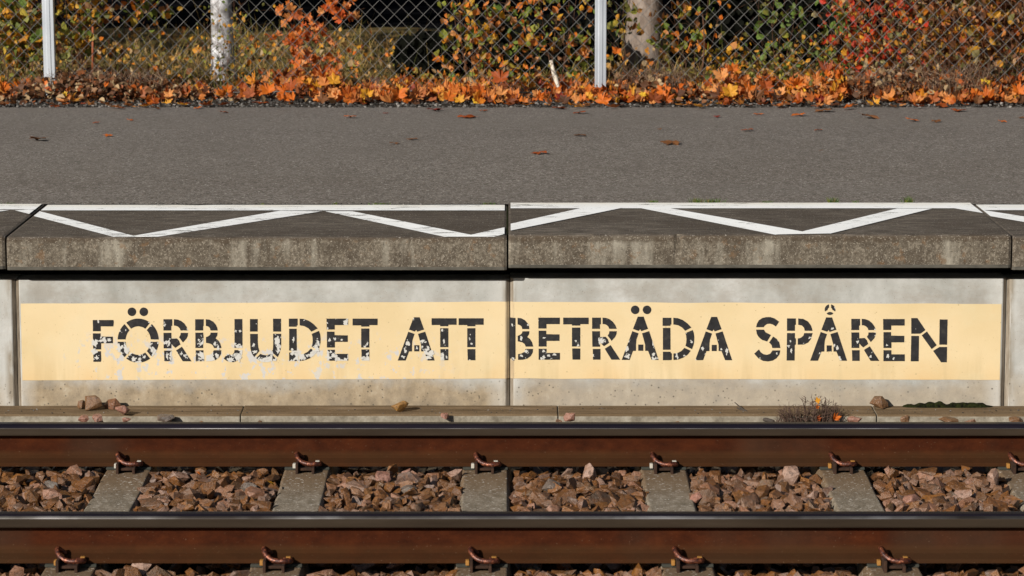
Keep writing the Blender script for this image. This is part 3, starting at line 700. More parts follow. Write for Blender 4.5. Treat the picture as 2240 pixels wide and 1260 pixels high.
def sector(cx, cy, rx, ry, ix, iy, a0, a1, gap, n=12):
    o = []; A0 = R(a0); A1 = R(a1)
    ro = (rx+ry)/2; ri = (ix+iy)/2
    for k in range(n+1):
        t = A0+gap/ro+(A1-A0-2*gap/ro)*k/n; o.append((cx+rx*math.cos(t), cy-ry*math.sin(t)))
    for k in range(n+1):
        t = A1-gap/ri-(A1-A0-2*gap/ri)*k/n; o.append((cx+ix*math.cos(t), cy-iy*math.sin(t)))
    return o
cuts = [0, 51.5, 128.5, 180, 231.5, 308.5, 360]
G['O'] = [sector(785, 595, 315, 338, 193, 218, cuts[i], cuts[i+1], 17) for i in range(6)]
def circ(cx, cy, r, n=24): return [(cx+r*math.cos(2*math.pi*k/n), cy+r*math.sin(2*math.pi*k/n)) for k in range(n)]
RING = [sector(1230, 157, 83, 83, 37, 37, 90, 210, 16), sector(1230, 157, 83, 83, 34, 34, 330, 450, 16), [(1175,215),(1200,197),(1230,190),(1260,197),(1282,213),(1262,230),(1230,240),(1195,232)]]
A_ = lambda ox, oy, r: gl_A(ox, oy, Rg[r])
B2 = place([p for i, p in enumerate(G['B']) if i in (1, 3, 5)], 1742, 247, Rg[3])
LETTERS = [('F', place(G['F'], 90, 280, Rg[1])), ('Ö', place(G['O']+[circ(689,154,66), circ(871,154,66)], 0, 0, Rg[1])), ('R', place(G['R'], 1172, 268, Rg[1])), ('B', place(G['B'], 1658, 268, Rg[1])),
 ('J', place(G['J'], 0, 0, Rg[2])), ('U', place(G['U'], 0, 0, Rg[2])), ('D', place(G['D'], 852, 258, Rg[2])), ('E', place(G['E'], 1430, 258, Rg[2])), ('T', place(G['T'], 1828, 258, Rg[2])),
 ('A', A_(70, 237, 3)), ('T', place(G['T'], 588, 253, Rg[3])), ('T', place(G['T'], 1002, 253, Rg[3])),
 ('B', B2), ('E', place(G['E'], 52, 243, Rg[4])), ('T', place([[(x*1.02, y) for x, y in p] for p in G['T']], 433, 243, Rg[4])), ('R', place(G['R'], 876, 243, Rg[4])),
 ('Ä', A_(1330, 228, 4)+place([circ(1535,124,66), circ(1717,124,66)], 0, 0, Rg[4])), ('D', place(G['D'], 345, 245, Rg[5])), ('A', A_(845, 232, 5)),
 ('S', place(G['S'], 0, 0, Rg[6])), ('P', place(G['P'], 570, 290, Rg[6])), ('Å', A_(925, 275, 6)+place(RING, 0, 0, Rg[6])), ('R', place(G['R'], 85, 262, Rg[7])), ('E', place(G['E'], 572, 265, Rg[7])), ('N', place(G['N'], 0, 0, Rg[7]))]
def rough_edge(poly, amp=.28):
    out = []
    for i in range(len(poly)):
        a = poly[i]; c = poly[(i+1) % len(poly)]; L = math.hypot(c[0]-a[0], c[1]-a[1]); k = max(1, int(L/2.2))
        for q in range(k):
            t = q/k; x = a[0]+(c[0]-a[0])*t; y = a[1]+(c[1]-a[1])*t
            out.append((x+amp*noise.noise((x*.6, y*.6, 0)), y+amp*noise.noise((x*.6, y*.6, 9))))
    return out
# big flakes where the paint has come off (traced)
FL = [(207,748,9,15),(222,745,12,4),(240,744,6,5),(206,768,8,9),(212,783,6,6),(262,762,9,13),(277,768,8,9),(293,785,7,6),(305,785,6,4),(333,765,4,7),(316,781,4,4),(366,778,4,9),(373,785,3,5),(404,778,4,5),(397,774,3,5),(439,785,6,3),(470,752,5,6),(477,762,4,8),(475,778,6,8),(465,775,4,5),
 (519,757,8,7),(514,752,4,4),(521,783,10,11),(516,775,6,5),(505,786,9,6),(525,724,3,4),(516,724,3,3),(555,755,5,7),(558,770,7,5),(608,755,5,5),(602,787,5,4),(583,785,4,3),(642,743,3,8),(690,757,8,4),(693,766,6,5),(683,771,7,5),(672,778,6,5),(660,784,6,6),(641,773,4,3),(718,783,8,7),(729,779,7,7),(735,786,5,6),(721,743,4,7),(747,743,4,3),(724,770,4,4),(804,752,2.5,6),(797,782,5,4),(793,784,5,4),
 (893,751,5,7),(886,766,4,8),(882,780,7,5),(912,761,3,4),(936,763,5,8),(943,775,8,9),(938,782,8,7),(930,748,4,3),(971,747,3,7),(968,782,4,7),(977,781,3,4),(1031,752,3.5,3),(1140,740,4,7),(1155,711,3,3),(1141,778,5,3.5),(1190,739,5,2),(1189,768,4,5),(1190,781,4,5),(1200,778,6,3),(1212,776,6,3),(1260,746,3.5,4),(1429,775,5,4.5),(1537,763,5,5.5),(1590,769,4,11),(1578,764,3,3),(1832,761,4,6),(1876,748,3.5,4),(1940,755,3,3),(1942,779,5,5),(1955,784,3,4),(1905,780,4,4),(1731,768,2.5,6),(1729,746,2.5,4),(1699,773,2.5,4)]
rg = random.Random(5)
CEN = [((min(q[0] for p in P for q in p)+max(q[0] for p in P for q in p))/2) for _, P in LETTERS]
FLOF = {}
for f_ in FL: FLOF.setdefault(min(range(len(CEN)), key=lambda i: abs(CEN[i]-f_[0])), []).append(f_)
def flakes(b, idx):
    for (u, v, rx, ry) in FLOF.get(idx, []):
        n = 22; P = []; ph = rg.uniform(0, 99); rx *= .82; ry *= .82
        for k in range(n):
            t = 2*math.pi*k/n; q = .8+.8*noise.noise((math.cos(t)*1.8+ph, math.sin(t)*1.8, ph))+rg.uniform(-.16, .16)
            P.append((u+rx*q*math.cos(t), v+ry*q*math.sin(t)))
        b.add([tuple(aty(x, y, YW-.0032)) for x, y in P], [tuple(range(n))[::-1]], 1)
for idx, (ch, polys) in enumerate(LETTERS):
    b = MB()
    for P in polys:
        P = rough_edge(P)
        b.add([(p.x, p.y, p.z) for p in (aty(u, v, YW-.0022) for u, v in P)], [tuple(range(len(P)))])
    if ch == 'B' and idx == 12:       # its stem runs into the joint between the two panels
        L, T, Rr, Bt = 1115.2, 694.9, 1127.6, 786
        xs = [aty(L+(Rr-L)*k/6, 740, YW).x for k in range(7)]
        for k in range(6):
            za = aty(1112, Bt+(2.5 if 1 < k < 5 else -1), YW).z; zb = aty(1112, T+(.4 if k % 2 else 0), YW).z
            if abs((xs[k]+xs[k+1])/2-JX[2]) < .0016: continue
            b.add([(xs[k], wy(xs[k], .0022), za), (xs[k+1], wy(xs[k+1], .0022), za), (xs[k+1], wy(xs[k+1], .0022), zb), (xs[k], wy(xs[k], .0022), zb)], [(0, 1, 2, 3)])
    flakes(b, idx)
    o = b.build('letter', [LET, FLK], sign); finish(o)
    for p in o.data.polygons:
        if p.normal.y > 0: p.flip()
    o['label'] = 'black stencil letter ' + ch + (' with its stem painted in the joint' if idx == 12 else '')
# ---------------------------------------------------------------- footing kerb
FX = [-3.6, -2.33, -1.066, .198, 1.466, 2.73, 4.0]
FLAB = ['footing block outside the picture to the left', 'stained concrete footing block at the far left with pink stones on it', 'stained concrete footing block left of the middle with the ochre stone', 'stained concrete footing block right of the middle under the last words', 'concrete footing block at the right with the blocky brown stone and moss', 'footing block outside the picture to the right']
for i in range(6):
    b = MB(); x0, x1 = FX[i]+.002, FX[i+1]-.002
    dz = [0, 0, .001, 0, -.001, 0][i]
    prof = [(YW-.002, -.25), (YW-.002, ZL+dz+.004), (1.10, ZL+dz+.002), (1.095, ZL+dz), (.985, ZL+dz-.001), (.972, ZL+dz-.008), (.968, -.25)]
    b.prism(prof, x0, x1); o = fixn(bevel(b.build('footing_block', FOOT), .003, 2))
    tag(o, FLAB[i], 'footing block', 'concrete footing blocks along the wall')

# moss strip at the wall foot
def blob_mesh(cx, cy, cz, L, wd, h, seed, n=70, x_end=0):
    b = MB(); vs = []; K = 8
    for i in range(n+1):
        t = i/n; env = math.sqrt(max(0, 1-(2*t-1)**4))
        hh = h*env*(.55+.8*max(0, .5+noise.noise((t*L*30, seed, 0)))); ww = wd*env
        for k in range(K+1):
            a = math.pi*k/K; vs.append((cx+(t-.5)*L, cy-ww*math.cos(a)*.5, cz+hh*math.sin(a)+.002*noise.noise((t*L*90, k*2, seed))))
    b.add(vs, [(i*(K+1)+k, (i+1)*(K+1)+k, (i+1)*(K+1)+k+1, i*(K+1)+k+1) for i in range(n) for k in range(K)])
    return b
p = atz(2070, 887, ZL)
tag(blob_mesh(p.x, YW-.018, ZL, .37, .04, .020, 3).build('moss_strip', MOSS, smooth=True), 'dark green moss growing along the wall foot at the right', 'moss')
tag(blob_mesh(0, 0, 0, .95, .010, .005, 8, 160).build('joint_moss', MOSS, smooth=True), 'dark green moss filling the middle joint between the two long edge slabs', 'moss')
jm = bpy.data.objects['joint_moss']; jm.rotation_euler = (0, 0, R(90)); jm.location = (SX[2], 1.60, ZP-.004)

# ---------------------------------------------------------------- weeds and grass
def blade(b, x, y, z, h, wd, rg, lean=.35):
    a = rg.uniform(0, 6.28); dx, dy = math.cos(a)*wd, math.sin(a)*wd; l = rg.uniform(-lean, lean)*h; l2 = rg.uniform(-lean, lean)*h
    b.add([(x-dx, y-dy, z), (x+dx, y+dy, z), (x+l*.4+dx*.7, y+l2*.4+dy*.7, z+h*.55), (x+l*.4-dx*.7, y+l2*.4-dy*.7, z+h*.55), (x+l, y+l2, z+h)], [(0, 1, 2, 3), (3, 2, 4)])
rg = random.Random(9)
TUFT = [(1428,.05,.022,'small dull weed tuft in the slab joint nearest the middle'), (1524,.07,.030,'low green weed tuft, second from the middle in the asphalt joint'), (1560,.08,.028,'green grass tuft right beside the second weed tuft in the asphalt joint'), (1675,.06,.018,'reddish green weed tuft halfway to the right in the asphalt joint'), (1820,.05,.032,'bright green tuft, left of the two bright ones in the asphalt joint'), (1872,.03,.02,'small faint green tuft between the two bright tufts'), (1986,.06,.036,'bright green tuft nearest the right end of the asphalt joint'), (965+105,.06,.012,'tiny moss tuft just left of the middle slab joint'), (830,.09,.010,'tiny dark moss tuft in the asphalt joint above the first two words'), (735,.03,.012,'tiny weed in the asphalt joint left of the middle'), (22,.05,.012,'tiny weed in the asphalt joint at the far left'), (575,.02,.010,'tiny weed speck in the asphalt joint above the letter U')]
for (u, wd, h, lab) in TUFT:
    p = atz(u, 446, ZP); b = MB()
    for _ in range(int(60*wd/.05)):
        blade(b, p.x+rg.gauss(0, wd*.22), YB+rg.uniform(-.006, .012), ZP-.004, h*rg.uniform(.6, 1.25), .002, rg, .55)
    tag(b.build('weed_tuft', WEED), lab, 'weed', 'weeds in the asphalt joint')
# debris line of grit along the joint: countless
b = MB()
for _ in range(900):
    x = rg.uniform(-3.2, 3.2); s = rg.uniform(.0015, .005); vs, fs = ROCKS[rg.randrange(26)]
    b.add(vs*s+np.array((x, YB+rg.gauss(0, .006), ZP+.002)), fs)
for _ in range(700):
    x = rg.uniform(-3, 3); s = rg.uniform(.001, .0045); vs, fs = ROCKS[rg.randrange(26)]
    b.add(vs*s+np.array((x, rg.choice((YW-.008, rg.uniform(.99, 1.16))), ZL+.001)), fs)
for _ in range(5200):
    x = rg.uniform(-3.6, 3.6); s = rg.uniform(.003, .012); vs, fs = ROCKS[rg.randrange(26)]
    b.add(vs*s+np.array((x, YA+rg.uniform(-.03, .55), ZP+.003)), fs)
GRIT = Mat('grit_crumbs', .9, .2); GRIT.color(GRIT.ramp(GRIT.rnd(), [(0, (.02,.018,.016)), (.6, (.06,.055,.05)), (.85, (.14,.13,.12)), (1, (.28,.26,.24))]))
tag(b.build('grit', GRIT.m), 'dark grit along the joints and the asphalt edge', 'grit', kind='stuff')
# grass behind the fence
b = MB()
for _ in range(17000):
    y = 8.0+5.6*rg.random()**1.15; x = rg.uniform(-4.2, 4.6)*(y+CD)/19
    h = rg.uniform(.03, .13)*(1+.9*max(0, noise.noise((x*1.3, y*.8, 2))))
    if x > 1.2: h *= .55
    if -.75 < x < .2: h *= .55
    blade(b, x, y, ZP-.03, h, rg.uniform(.002, .004), rg, .8)
for _ in range(110):
    y = rg.uniform(7.9, 12); x = rg.uniform(-3, 3); blade(b, x, y, ZP-.02, rg.uniform(.2, .5), .0022, rg, .35)
tag(b.build('grass', GRASS), 'olive and straw coloured rough grass behind the fence', 'grass', kind='stuff')

# ---------------------------------------------------------------- leaves
def maple(s, rg, curl=None, fold=None):
    P = []
    lobes = [(90, 1.0), (38, .92), (142, .92), (-18, .62), (198, .62)]
    angs = []
    out = []
    def pt(a, r_): out.append((r_*math.cos(R(a)), r_*math.sin(R(a))))
    j = lambda: rg.uniform(.88, 1.1)
    pt(-90, .24)
    for sg in (1, -1):
        L = [(-62, .44), (-30, .66*j()), (-16, .80*j()), (-4, .66), (8, .56*j()), (18, .78*j()), (28, .84), (38, 1.06*j()), (48, .86), (60, .80*j()), (67, .56*j()), (76, .84*j()), (84, .90)]
        if sg == 1:
            for a_, r_ in L: pt(a_, r_)
            pt(90, 1.12*j())
        else:
            for a_, r_ in L[::-1]: pt(180-a_, r_)
    c = rg.uniform(.2, .9) if curl is None else curl; ph = rg.uniform(0, 6.28); c2 = rg.uniform(-.5, .5)
    vs = [(0, .02, 0)]
    for x, y in out:
        r2 = x*x+y*y; z = c*.35*r2+c2*.3*x*y+.06*math.sin(5*math.atan2(y, x)+ph)
        vs.append((x, y, z))
    n = len(out)
    vs = np.array(vs)*s*.5; fo = rg.uniform(0, .5) if fold is None else fold; tw = rg.uniform(-.3, .3)*(1 if fold is None else .25); vs[:, 2] += np.abs(vs[:, 0])*fo+tw*vs[:, 1]*np.sign(vs[:, 0])
    fs = [(0, 1+i, 1+(i+1) % n) for i in range(n)]
    # stalk
    k = len(vs); st = np.array([(-.012, -.2, .0), (.012, -.2, 0), (.0, -.75, .12)])*s*.5*np.array((1.6, 1, 1)); vs = np.vstack([vs, st]); fs.append((k, k+1, k+2))
    return vs, fs
def ovate(s, rg):
    w_ = rg.uniform(.3, .42); c = rg.uniform(-.3, .4); f = rg.uniform(.05, .25)
    vs = np.array([(0, 0, 0), (-w_, .35, f), (-w_*.85, .68, f+c*.1), (0, 1.0, c*.3), (w_*.85, .68, f+c*.1), (w_, .35, f), (0, .5, 0)])*s
    return vs, [(0, 6, 1), (1, 6, 2), (2, 6, 3), (3, 6, 4), (4, 6, 5), (5, 6, 0)]
def put(b, vf, loc, rot):
    vs, fs = vf; M = np.array(Euler(rot).to_matrix()); b.add(vs @ M.T+np.array(loc), fs)
# litter drift
b = MB(); rg = random.Random(21)
def drift(x):       # drift height along the fence
    return .05+.05*noise.noise((x*1.1, 3, 0))+(.09 if 1.3 < x < 2.0 else 0)+(.06 if -1.5 < x < -1.0 else 0)+.06*max(0, noise.noise((x*2.7, 8, 1)))
for _ in range(3600):
    x = rg.uniform(-3.7, 3.9)
    y = rg.gauss(7.42, .24) if rg.random() < .72 else rg.uniform(6.95, 8.8)
    if y < 6.80: y = 6.85+rg.uniform(0, .3)
    fr = 6.93+.22*noise.noise((x*1.7, 0, 5))+(.12 if -1.9 < x < -.3 else 0)-(.07 if x > 1.0 else 0)
    if y < fr: continue
    if y > 7.0 and x < -1.55 and rg.random() < .8: continue
    if noise.noise((x*3.1, y*2.5, 11)) < -.22: continue
    d = max(.008, drift(x)*math.exp(-((y-7.55)/.38)**2))
    z = ZP+.005+d*rg.random()
    tilt = rg.gauss(0, .55) if rg.random() < .62 else rg.uniform(.5, 1.4)
    put(b, maple(rg.uniform(.045, .115)*(1 if rg.random() < .5 else .8), rg, rg.uniform(.2, 2.6)), (x, y, z+abs(math.sin(tilt))*.02), (tilt, rg.gauss(0, .45), rg.uniform(-3.14, 3.14) if abs(tilt) < .5 else rg.gauss(0, .7)))
for _ in range(110):
    x = rg.uniform(-3.6, 3.8); y = 6.93-abs(rg.gauss(0, .10))
    if noise.noise((x*1.9, 0, 17)) < -.1: continue
    put(b, maple(rg.uniform(.05, .10), rg, rg.uniform(.2, 1.0), .1), (x, y, ZP+.014), (rg.gauss(0, .16), rg.gauss(0, .16), rg.uniform(0, 6.28)))
tag(b.build('leaf_litter', LM['litter']), 'drift of orange and rust maple leaves piled along the fence foot', 'fallen leaves', kind='stuff')
# dry crumbled leaf heaps
b = MB()
for _ in range(3800):
    q = rg.random()
    if q < .50: x = rg.gauss(-2.45, .33); 
    elif q < .64: x = rg.gauss(.85, .22)
    elif q < .85: x = rg.gauss(2.35, .35)
    else: x = rg.uniform(-3.6, 3.8)
    y = rg.gauss(7.5, .22); 
    if y < 6.95: continue
    hmax = .13*math.exp(-((x+2.5)/.5)**2)+.12*math.exp(-((x-.85)/.25)**2)+.16*math.exp(-((x-2.4)/.5)**2)+.02
    put(b, ovate(rg.uniform(.02, .055), rg), (x, y, ZP+hmax*rg.random()), (rg.uniform(-1.5, 1.5), rg.uniform(-1.5, 1.5), rg.uniform(0, 6.28)))
tag(b.build('dry_leaf_heap', LM['dry']), 'crumbled dark brown dry leaves and twigs heaped at the fence foot', 'dry leaves', kind='stuff')

def leaf_thing(u, v, wpx, col, label, lying=True, y=None, seed=0, group='fallen leaves on the asphalt'):
    rg = random.Random(seed)
    p = atz(u, v, ZP+.002) if y is None else aty(u, v, y)
    s = wpx*(p.y+CD)/F
    b = MB()
    if lying: put(b, maple(s*1.05, rg, -.28, .08), (0, 0, .006), (rg.uniform(-.16, .10), rg.uniform(-.15, .15), rg.uniform(0, 6.28)))
    else: put(b, maple(s*1.0, rg, .35), (0, 0, 0), (rg.uniform(.75, 1.25), rg.uniform(-.3, .3), rg.uniform(-.6, .6)))
    o = b.build('maple_leaf', SINGLE[col]); o.location = p
    zs = min(q.co.z for q in o.data.vertices)
    if lying: o.location.z = ZP+.004-zs*.6
    so_ = o.modifiers.new('thick', 'SOLIDIFY'); so_.thickness = .0008
    return tag(o, label, 'leaf', group)
AL = [(88,308,50,'brown','large dark brown curled leaf on the asphalt at the far left'), (238,298,25,'orange','small orange leaf right of the large dark brown leaf at the far left'), (212,270,20,'rust','small rust leaf above the small orange leaf at the left'),
 (283,264,18,'orange','tiny orange leaf on the asphalt above and right of the left orange leaf'), (120,234,26,'rust','rust leaf at the asphalt edge in front of the left fence post'), (10,228,26,'orange','orange leaf at the asphalt edge in the left corner'), (262,237,24,'rust','rust leaf at the asphalt edge, right of the one before the left post'), (435,238,24,'orange','orange leaf at the asphalt edge left of the birch'), (487,247,24,'rust','small rust leaf on the asphalt below the birch'),
 (575,227,40,'rust','wide rust leaf at the asphalt edge right of the birch'), (765,258,34,'orange','flat orange leaf on the asphalt left of the middle'), (862,315,28,'brown','brown leaf, left of two close together left of the middle'), (902,306,28,'brown','dark brown leaf, right of two close together left of the middle'), (842,249,14,'darkred','tiny dark red leaf near the asphalt edge left of the middle'), (948,243,42,'darkred','dark red leaf at the asphalt edge near the middle'),
 (1018,258,50,'rust','wide rust orange leaf on the asphalt near the middle'), (1056,243,22,'rust','small rust leaf above right of the wide rust orange leaf'), (1180,336,44,'rust','rust leaf lying nearest the white line, right of the middle'), (1271,298,30,'brown','brown leaf on the asphalt below the right fence post'), (1268,249,34,'rust','rust leaf on the asphalt just left of the right fence post'), (1220,239,38,'rust','thick rust leaf at the asphalt edge left of the right fence post'),
 (1470,315,50,'brown','wide brown leaf on the asphalt right of the right fence post'), (1443,284,12,'brown','tiny brown leaf above the wide brown leaf'), (1570,257,20,'darkred','small dark red leaf near the asphalt edge, right half'), (1636,287,32,'rust','rust leaf halfway down the asphalt, right half'), (1657,251,26,'orange','small orange leaf near the edge above the rust leaf, right half'), (1750,254,36,'orange','orange leaf near the asphalt edge, between two dark leaves on the right'), (1800,245,50,'brown','dark brown leaf on the asphalt edge at the right'), (1792,286,22,'rust','small rust leaf lower on the asphalt at the right'),
 (1895,259,52,'brown','long dark brown leaf on the asphalt at the right'), (1992,266,34,'orange','orange leaf right of the long dark brown leaf'), (2045,267,28,'brown','brown leaf second right of the long dark brown leaf'), (2092,244,44,'rust','rust leaf on the asphalt edge far right'), (2190,267,22,'orange','bright orange leaf standing up on the asphalt far right'), (2234,259,22,'brown','brown leaf cut by the right edge on the asphalt'), (1797,331,10,'brown','tiny brown speck of leaf lowest on the asphalt at the right')]
for i, (u, v, s, c_, lab) in enumerate(AL):
    leaf_thing(u, v, s, c_, lab, True, None, 100+i)
DL = [(142,209,20,'yellow','pale yellow leaf on the brown heap beside the left post'), (335,222,36,'rust','rust leaf below left of a peach leaf in the litter, left of the birch'), (370,209,30,'peach','pale peach leaf at the litter edge left of the birch'), (366,229,28,'amber','amber leaf under the peach leaf left of the birch'), (504,219,14,'cream','small cream leaf alone on the grit below the birch'), (587,199,42,'orange','large orange leaf in the litter right of the birch'), (634,192,44,'rust','large upright rust leaf in the litter below the orange sapling'), (731,178,36,'amber','yellow amber leaf leaning up right of the orange sapling'), (728,212,32,'peach','peach leaf at the litter edge right of the orange sapling'),
 (802,209,36,'amber','amber rounded leaf at the litter edge left of the middle'), (872,209,44,'orange','large orange leaf at the litter edge left of the middle'), (981,214,36,'orange','orange leaf at the litter edge near the bush'), (1043,223,24,'yellow','bright yellow leaf at the litter edge under the bush'), (1095,173,50,'rust','big rust leaf leaning on the fence foot under the bush'), (1098,204,34,'peach','peach leaf below the big rust leaf'), (1225,216,30,'darkred','dark red leaf in the litter left of the right post'), (1287,211,24,'amber','small amber leaf just left of the right post foot'), (1319,221,44,'orange','large orange leaf against the foot of the right post'), (1349,114,26,'orange','orange leaf caught high in the fence right of the right post'), (1406,208,20,'yellow','yellow leaf standing upright right of the right post'), (1451,201,40,'orange','orange leaf in the litter right of the upright yellow leaf'),
 (1505,20,18,'amber','small amber leaf caught in the fence at the top right of the grey trunk'), (1579,167,42,'peach','large peach leaf leaning on the fence, right half'), (1604,152,28,'orange','orange leaf just above the large peach leaf'), (1597,204,44,'amber','amber leaf in the tall part of the litter, right half'), (1640,196,42,'orange','orange leaf right of the amber leaf in the tall litter'), (1676,190,40,'rust','rust leaf at the right end of the tall litter'), (1708,204,30,'peach','small peach leaf right of the tall litter'), (1754,197,28,'yellow','yellow leaf standing among peach leaves, right half'), (1795,223,32,'darkred','dark red leaf at the litter edge, right half'), (1841,179,30,'amber','amber leaf leaning high under the red shrub'), (1912,231,34,'amber','amber leaf at the litter edge under the red shrub'), (2009,228,40,'rust','rust leaf at the litter edge right of the red shrub'), (2064,218,38,'peach','peach leaf in the litter, far right half'), (2156,182,28,'yellow','bright yellow leaf high on the brown heap at the far right'), (2228,200,40,'orange','orange leaf in the litter cut by the right edge')]
for i, (u, v, s, c_, lab) in enumerate(DL):
    yy = 7.44 if v < 160 else (7.30 if v < 200 else 7.08)
    leaf_thing(u, v, s, c_, lab, False, yy, 200+i, 'single maple leaves in the litter and the fence')

b = MB(); rg = random.Random(31)
for _ in range(5200):
    y = 7.9+5.2*rg.random()**1.3; x = rg.uniform(-4.2, 4.6)*(y+CD)/19
    if noise.noise((x*1.1, y*.9, 7)) < -.05 and rg.random() < .8: continue
    h = .22*max(0, .35+noise.noise((x*2.2, y*1.5, 3)))
    put(b, ovate(rg.uniform(.025, .055), rg), (x, y, ZP+rg.random()*h), (rg.gauss(1.3, .7), rg.gauss(0, .7), rg.uniform(-1.5, 1.5)))
tag(b.build('undergrowth', leafmat('undergrowth_leaves', [(0,OLV),(.25,BRN),(.4,YGR),(.55,(.34,.17,.05)),(.7,BEI),(.85,YEL_),(1,ORG)], .3)), 'low brown and olive leafy undergrowth in the grass behind the fence', 'undergrowth', kind='stuff')

# ---------------------------------------------------------------- fence
ZG = ZP
e = empty('chain_link_fence', (0, YFEN, ZG), 'chain link fence of grey wire on pale metal posts behind the asphalt', 'fence')
def fp(o): o.location = -Vector(e.location); return o
for x in (-6.05, -2.750, .553, 3.86):
    b = MB(); c0 = .024; w0 = .0335
    prof = [(-w0, -.03), (-.012, -.03), (-.012, -.034), (.012, -.034), (.012, -.03), (w0, -.03), (w0, .03), (-w0, .03)]
    lean = .012 if x < -2 and x > -3 else 0
    vs = [(x+px+lean*.0, YFEN-.045+py, ZG-.15) for px, py in prof]+[(x+px-lean, YFEN-.045+py, ZG+1.5) for px, py in prof]
    n = 8; b.add(vs, [(i, (i+1)%n, n+(i+1)%n, n+i) for i in range(n)]+[tuple(range(n))[::-1], tuple(range(n, 2*n))])
    fp(fixn(bevel(b.build('fence_post', POST, e), .003, 2)))
b = MB(); PW, PH = .0875, .088; r_ = .0019
zb = ZG+.02; nz_ = int(1.42/(PH/2))
x = -4.6; k = 0
while x < 4.7:
    s = 1 if k % 2 == 0 else -1
    pts = []
    for i in range(nz_+1):
        side = (1 if (i+k) % 2 == 0 else -1)
        X = x+side*PW/4; Z = zb+i*PH/2+.004*noise.noise((X*2, i*.2, 0))
        X += .006*noise.noise((x*1.5, Z*2, 4))
        pts.append((X, YFEN+side*.0022+.010*noise.noise((x*.9, Z*1.2, 8)), Z))
    b.tube(pts, r_, 4, cap=False)
    x += PW/2; k += 1
fp(b.build('wire_mesh', WIRE, e))
b = MB()
for z in (ZG+.04, ZG+.75, ZG+1.42): b.tube([(-6.2+i*.5, YFEN, z+.006*math.sin(i*1.3)) for i in range(26)], .002, 5)
fp(b.build('tension_wires', WIRE, e))

# ---------------------------------------------------------------- trees
def tree(name, x, y, r0, bark, label, h=8.5, cz=1.75, cr=2.6, n=5200, seed=1, group=None, lm='crown'):
    rg = random.Random(seed); e = empty(name, (x, y, ZP-.02), label, 'tree', group)
    b = MB(); pts = []; rad = []
    for i in range(15):
        t = i/14; z = t*h*.9
        pts.append((.10*noise.noise((z*.5, seed, 0)), .10*noise.noise((z*.5, seed, 5)), z-.05)); rad.append(r0*(1-.75*t)*(1+.45*math.exp(-z/.12)))
    # extra rings near the base
    pts = [(p[0], p[1], p[2]) for p in pts]; pts.insert(1, (pts[0][0], pts[0][1], .08)); rad.insert(1, r0*1.12); pts.insert(2, (pts[0][0]*.9, pts[0][1]*.9, .25)); rad.insert(2, r0*1.02)
    b.tube(pts, rad, 16)
    for k in range(16):
        z0 = rg.uniform(1.6, h*.8); a = rg.uniform(0, 6.28); L = rg.uniform(.8, cr); 
        q = [(pts[0][0]+math.cos(a)*L*t, math.sin(a)*L*t, z0+L*.55*t+.1*math.sin(3*t)) for t in (0, .25, .5, .75, 1)]
        b.tube(q, [r0*.32, r0*.22, r0*.15, r0*.09, r0*.03], 6)
    b.build('trunk', bark, e, smooth=True)
    b = MB(); cl = []
    for _ in range(70):
        a = rg.uniform(0, 6.28); zz_ = rg.uniform(cz+.2, h+.6); t = (zz_-cz)/(h-cz); rr = cr*math.sqrt(max(.05, 1-(t*1.5-.6)**2))*math.sqrt(rg.random())
        cl.append((math.cos(a)*rr, math.sin(a)*rr*.8, zz_, rg.uniform(.35, .75)))
    for _ in range(n):
        c = cl[rg.randrange(len(cl))]
        v = Vector((rg.gauss(0, 1), rg.gauss(0, 1), rg.gauss(0, .7))).normalized()*c[3]*rg.random()**.4
        zz_ = c[2]+v.z
        if zz_ < cz: zz_ = cz+rg.random()*.3
        put(b, ovate(rg.uniform(.14, .26), rg), (c[0]+v.x, c[1]+v.y, zz_), (rg.uniform(-1.6, 1.6), rg.uniform(-1.6, 1.6), rg.uniform(0, 6.28)))
    b.build('crown', LM[lm], e)
p = atz(488, 168, ZP); tree('birch_tree', p.x, p.y, .072, BIRCH, 'birch tree with mottled white trunk behind the left half of the fence', seed=2)
p = atz(1408, 150, ZP); tree('maple_tree', p.x, p.y, .122, GBARK, 'thick grey brown tree trunk behind the fence, right of the right post', seed=3, cr=3.0)
for (x, y, sd, lab) in [(-5.3, 9.6, 5, 'added shade tree outside the picture, left of the birch'), (-8.4, 10.4, 6, 'added shade tree outside the picture, farthest left'), (-2.9, 12.9, 8, None), (4.6, 10.4, 9, 'added shade tree outside the picture, right of the grey trunk')]:
    if lab: tree('added_shade_tree', x, y, .11, GBARK, lab, seed=sd, cr=3.1, n=6000, h=9.5, cz=1.55)  # unseen trees added so their crowns shade the ground behind the fence

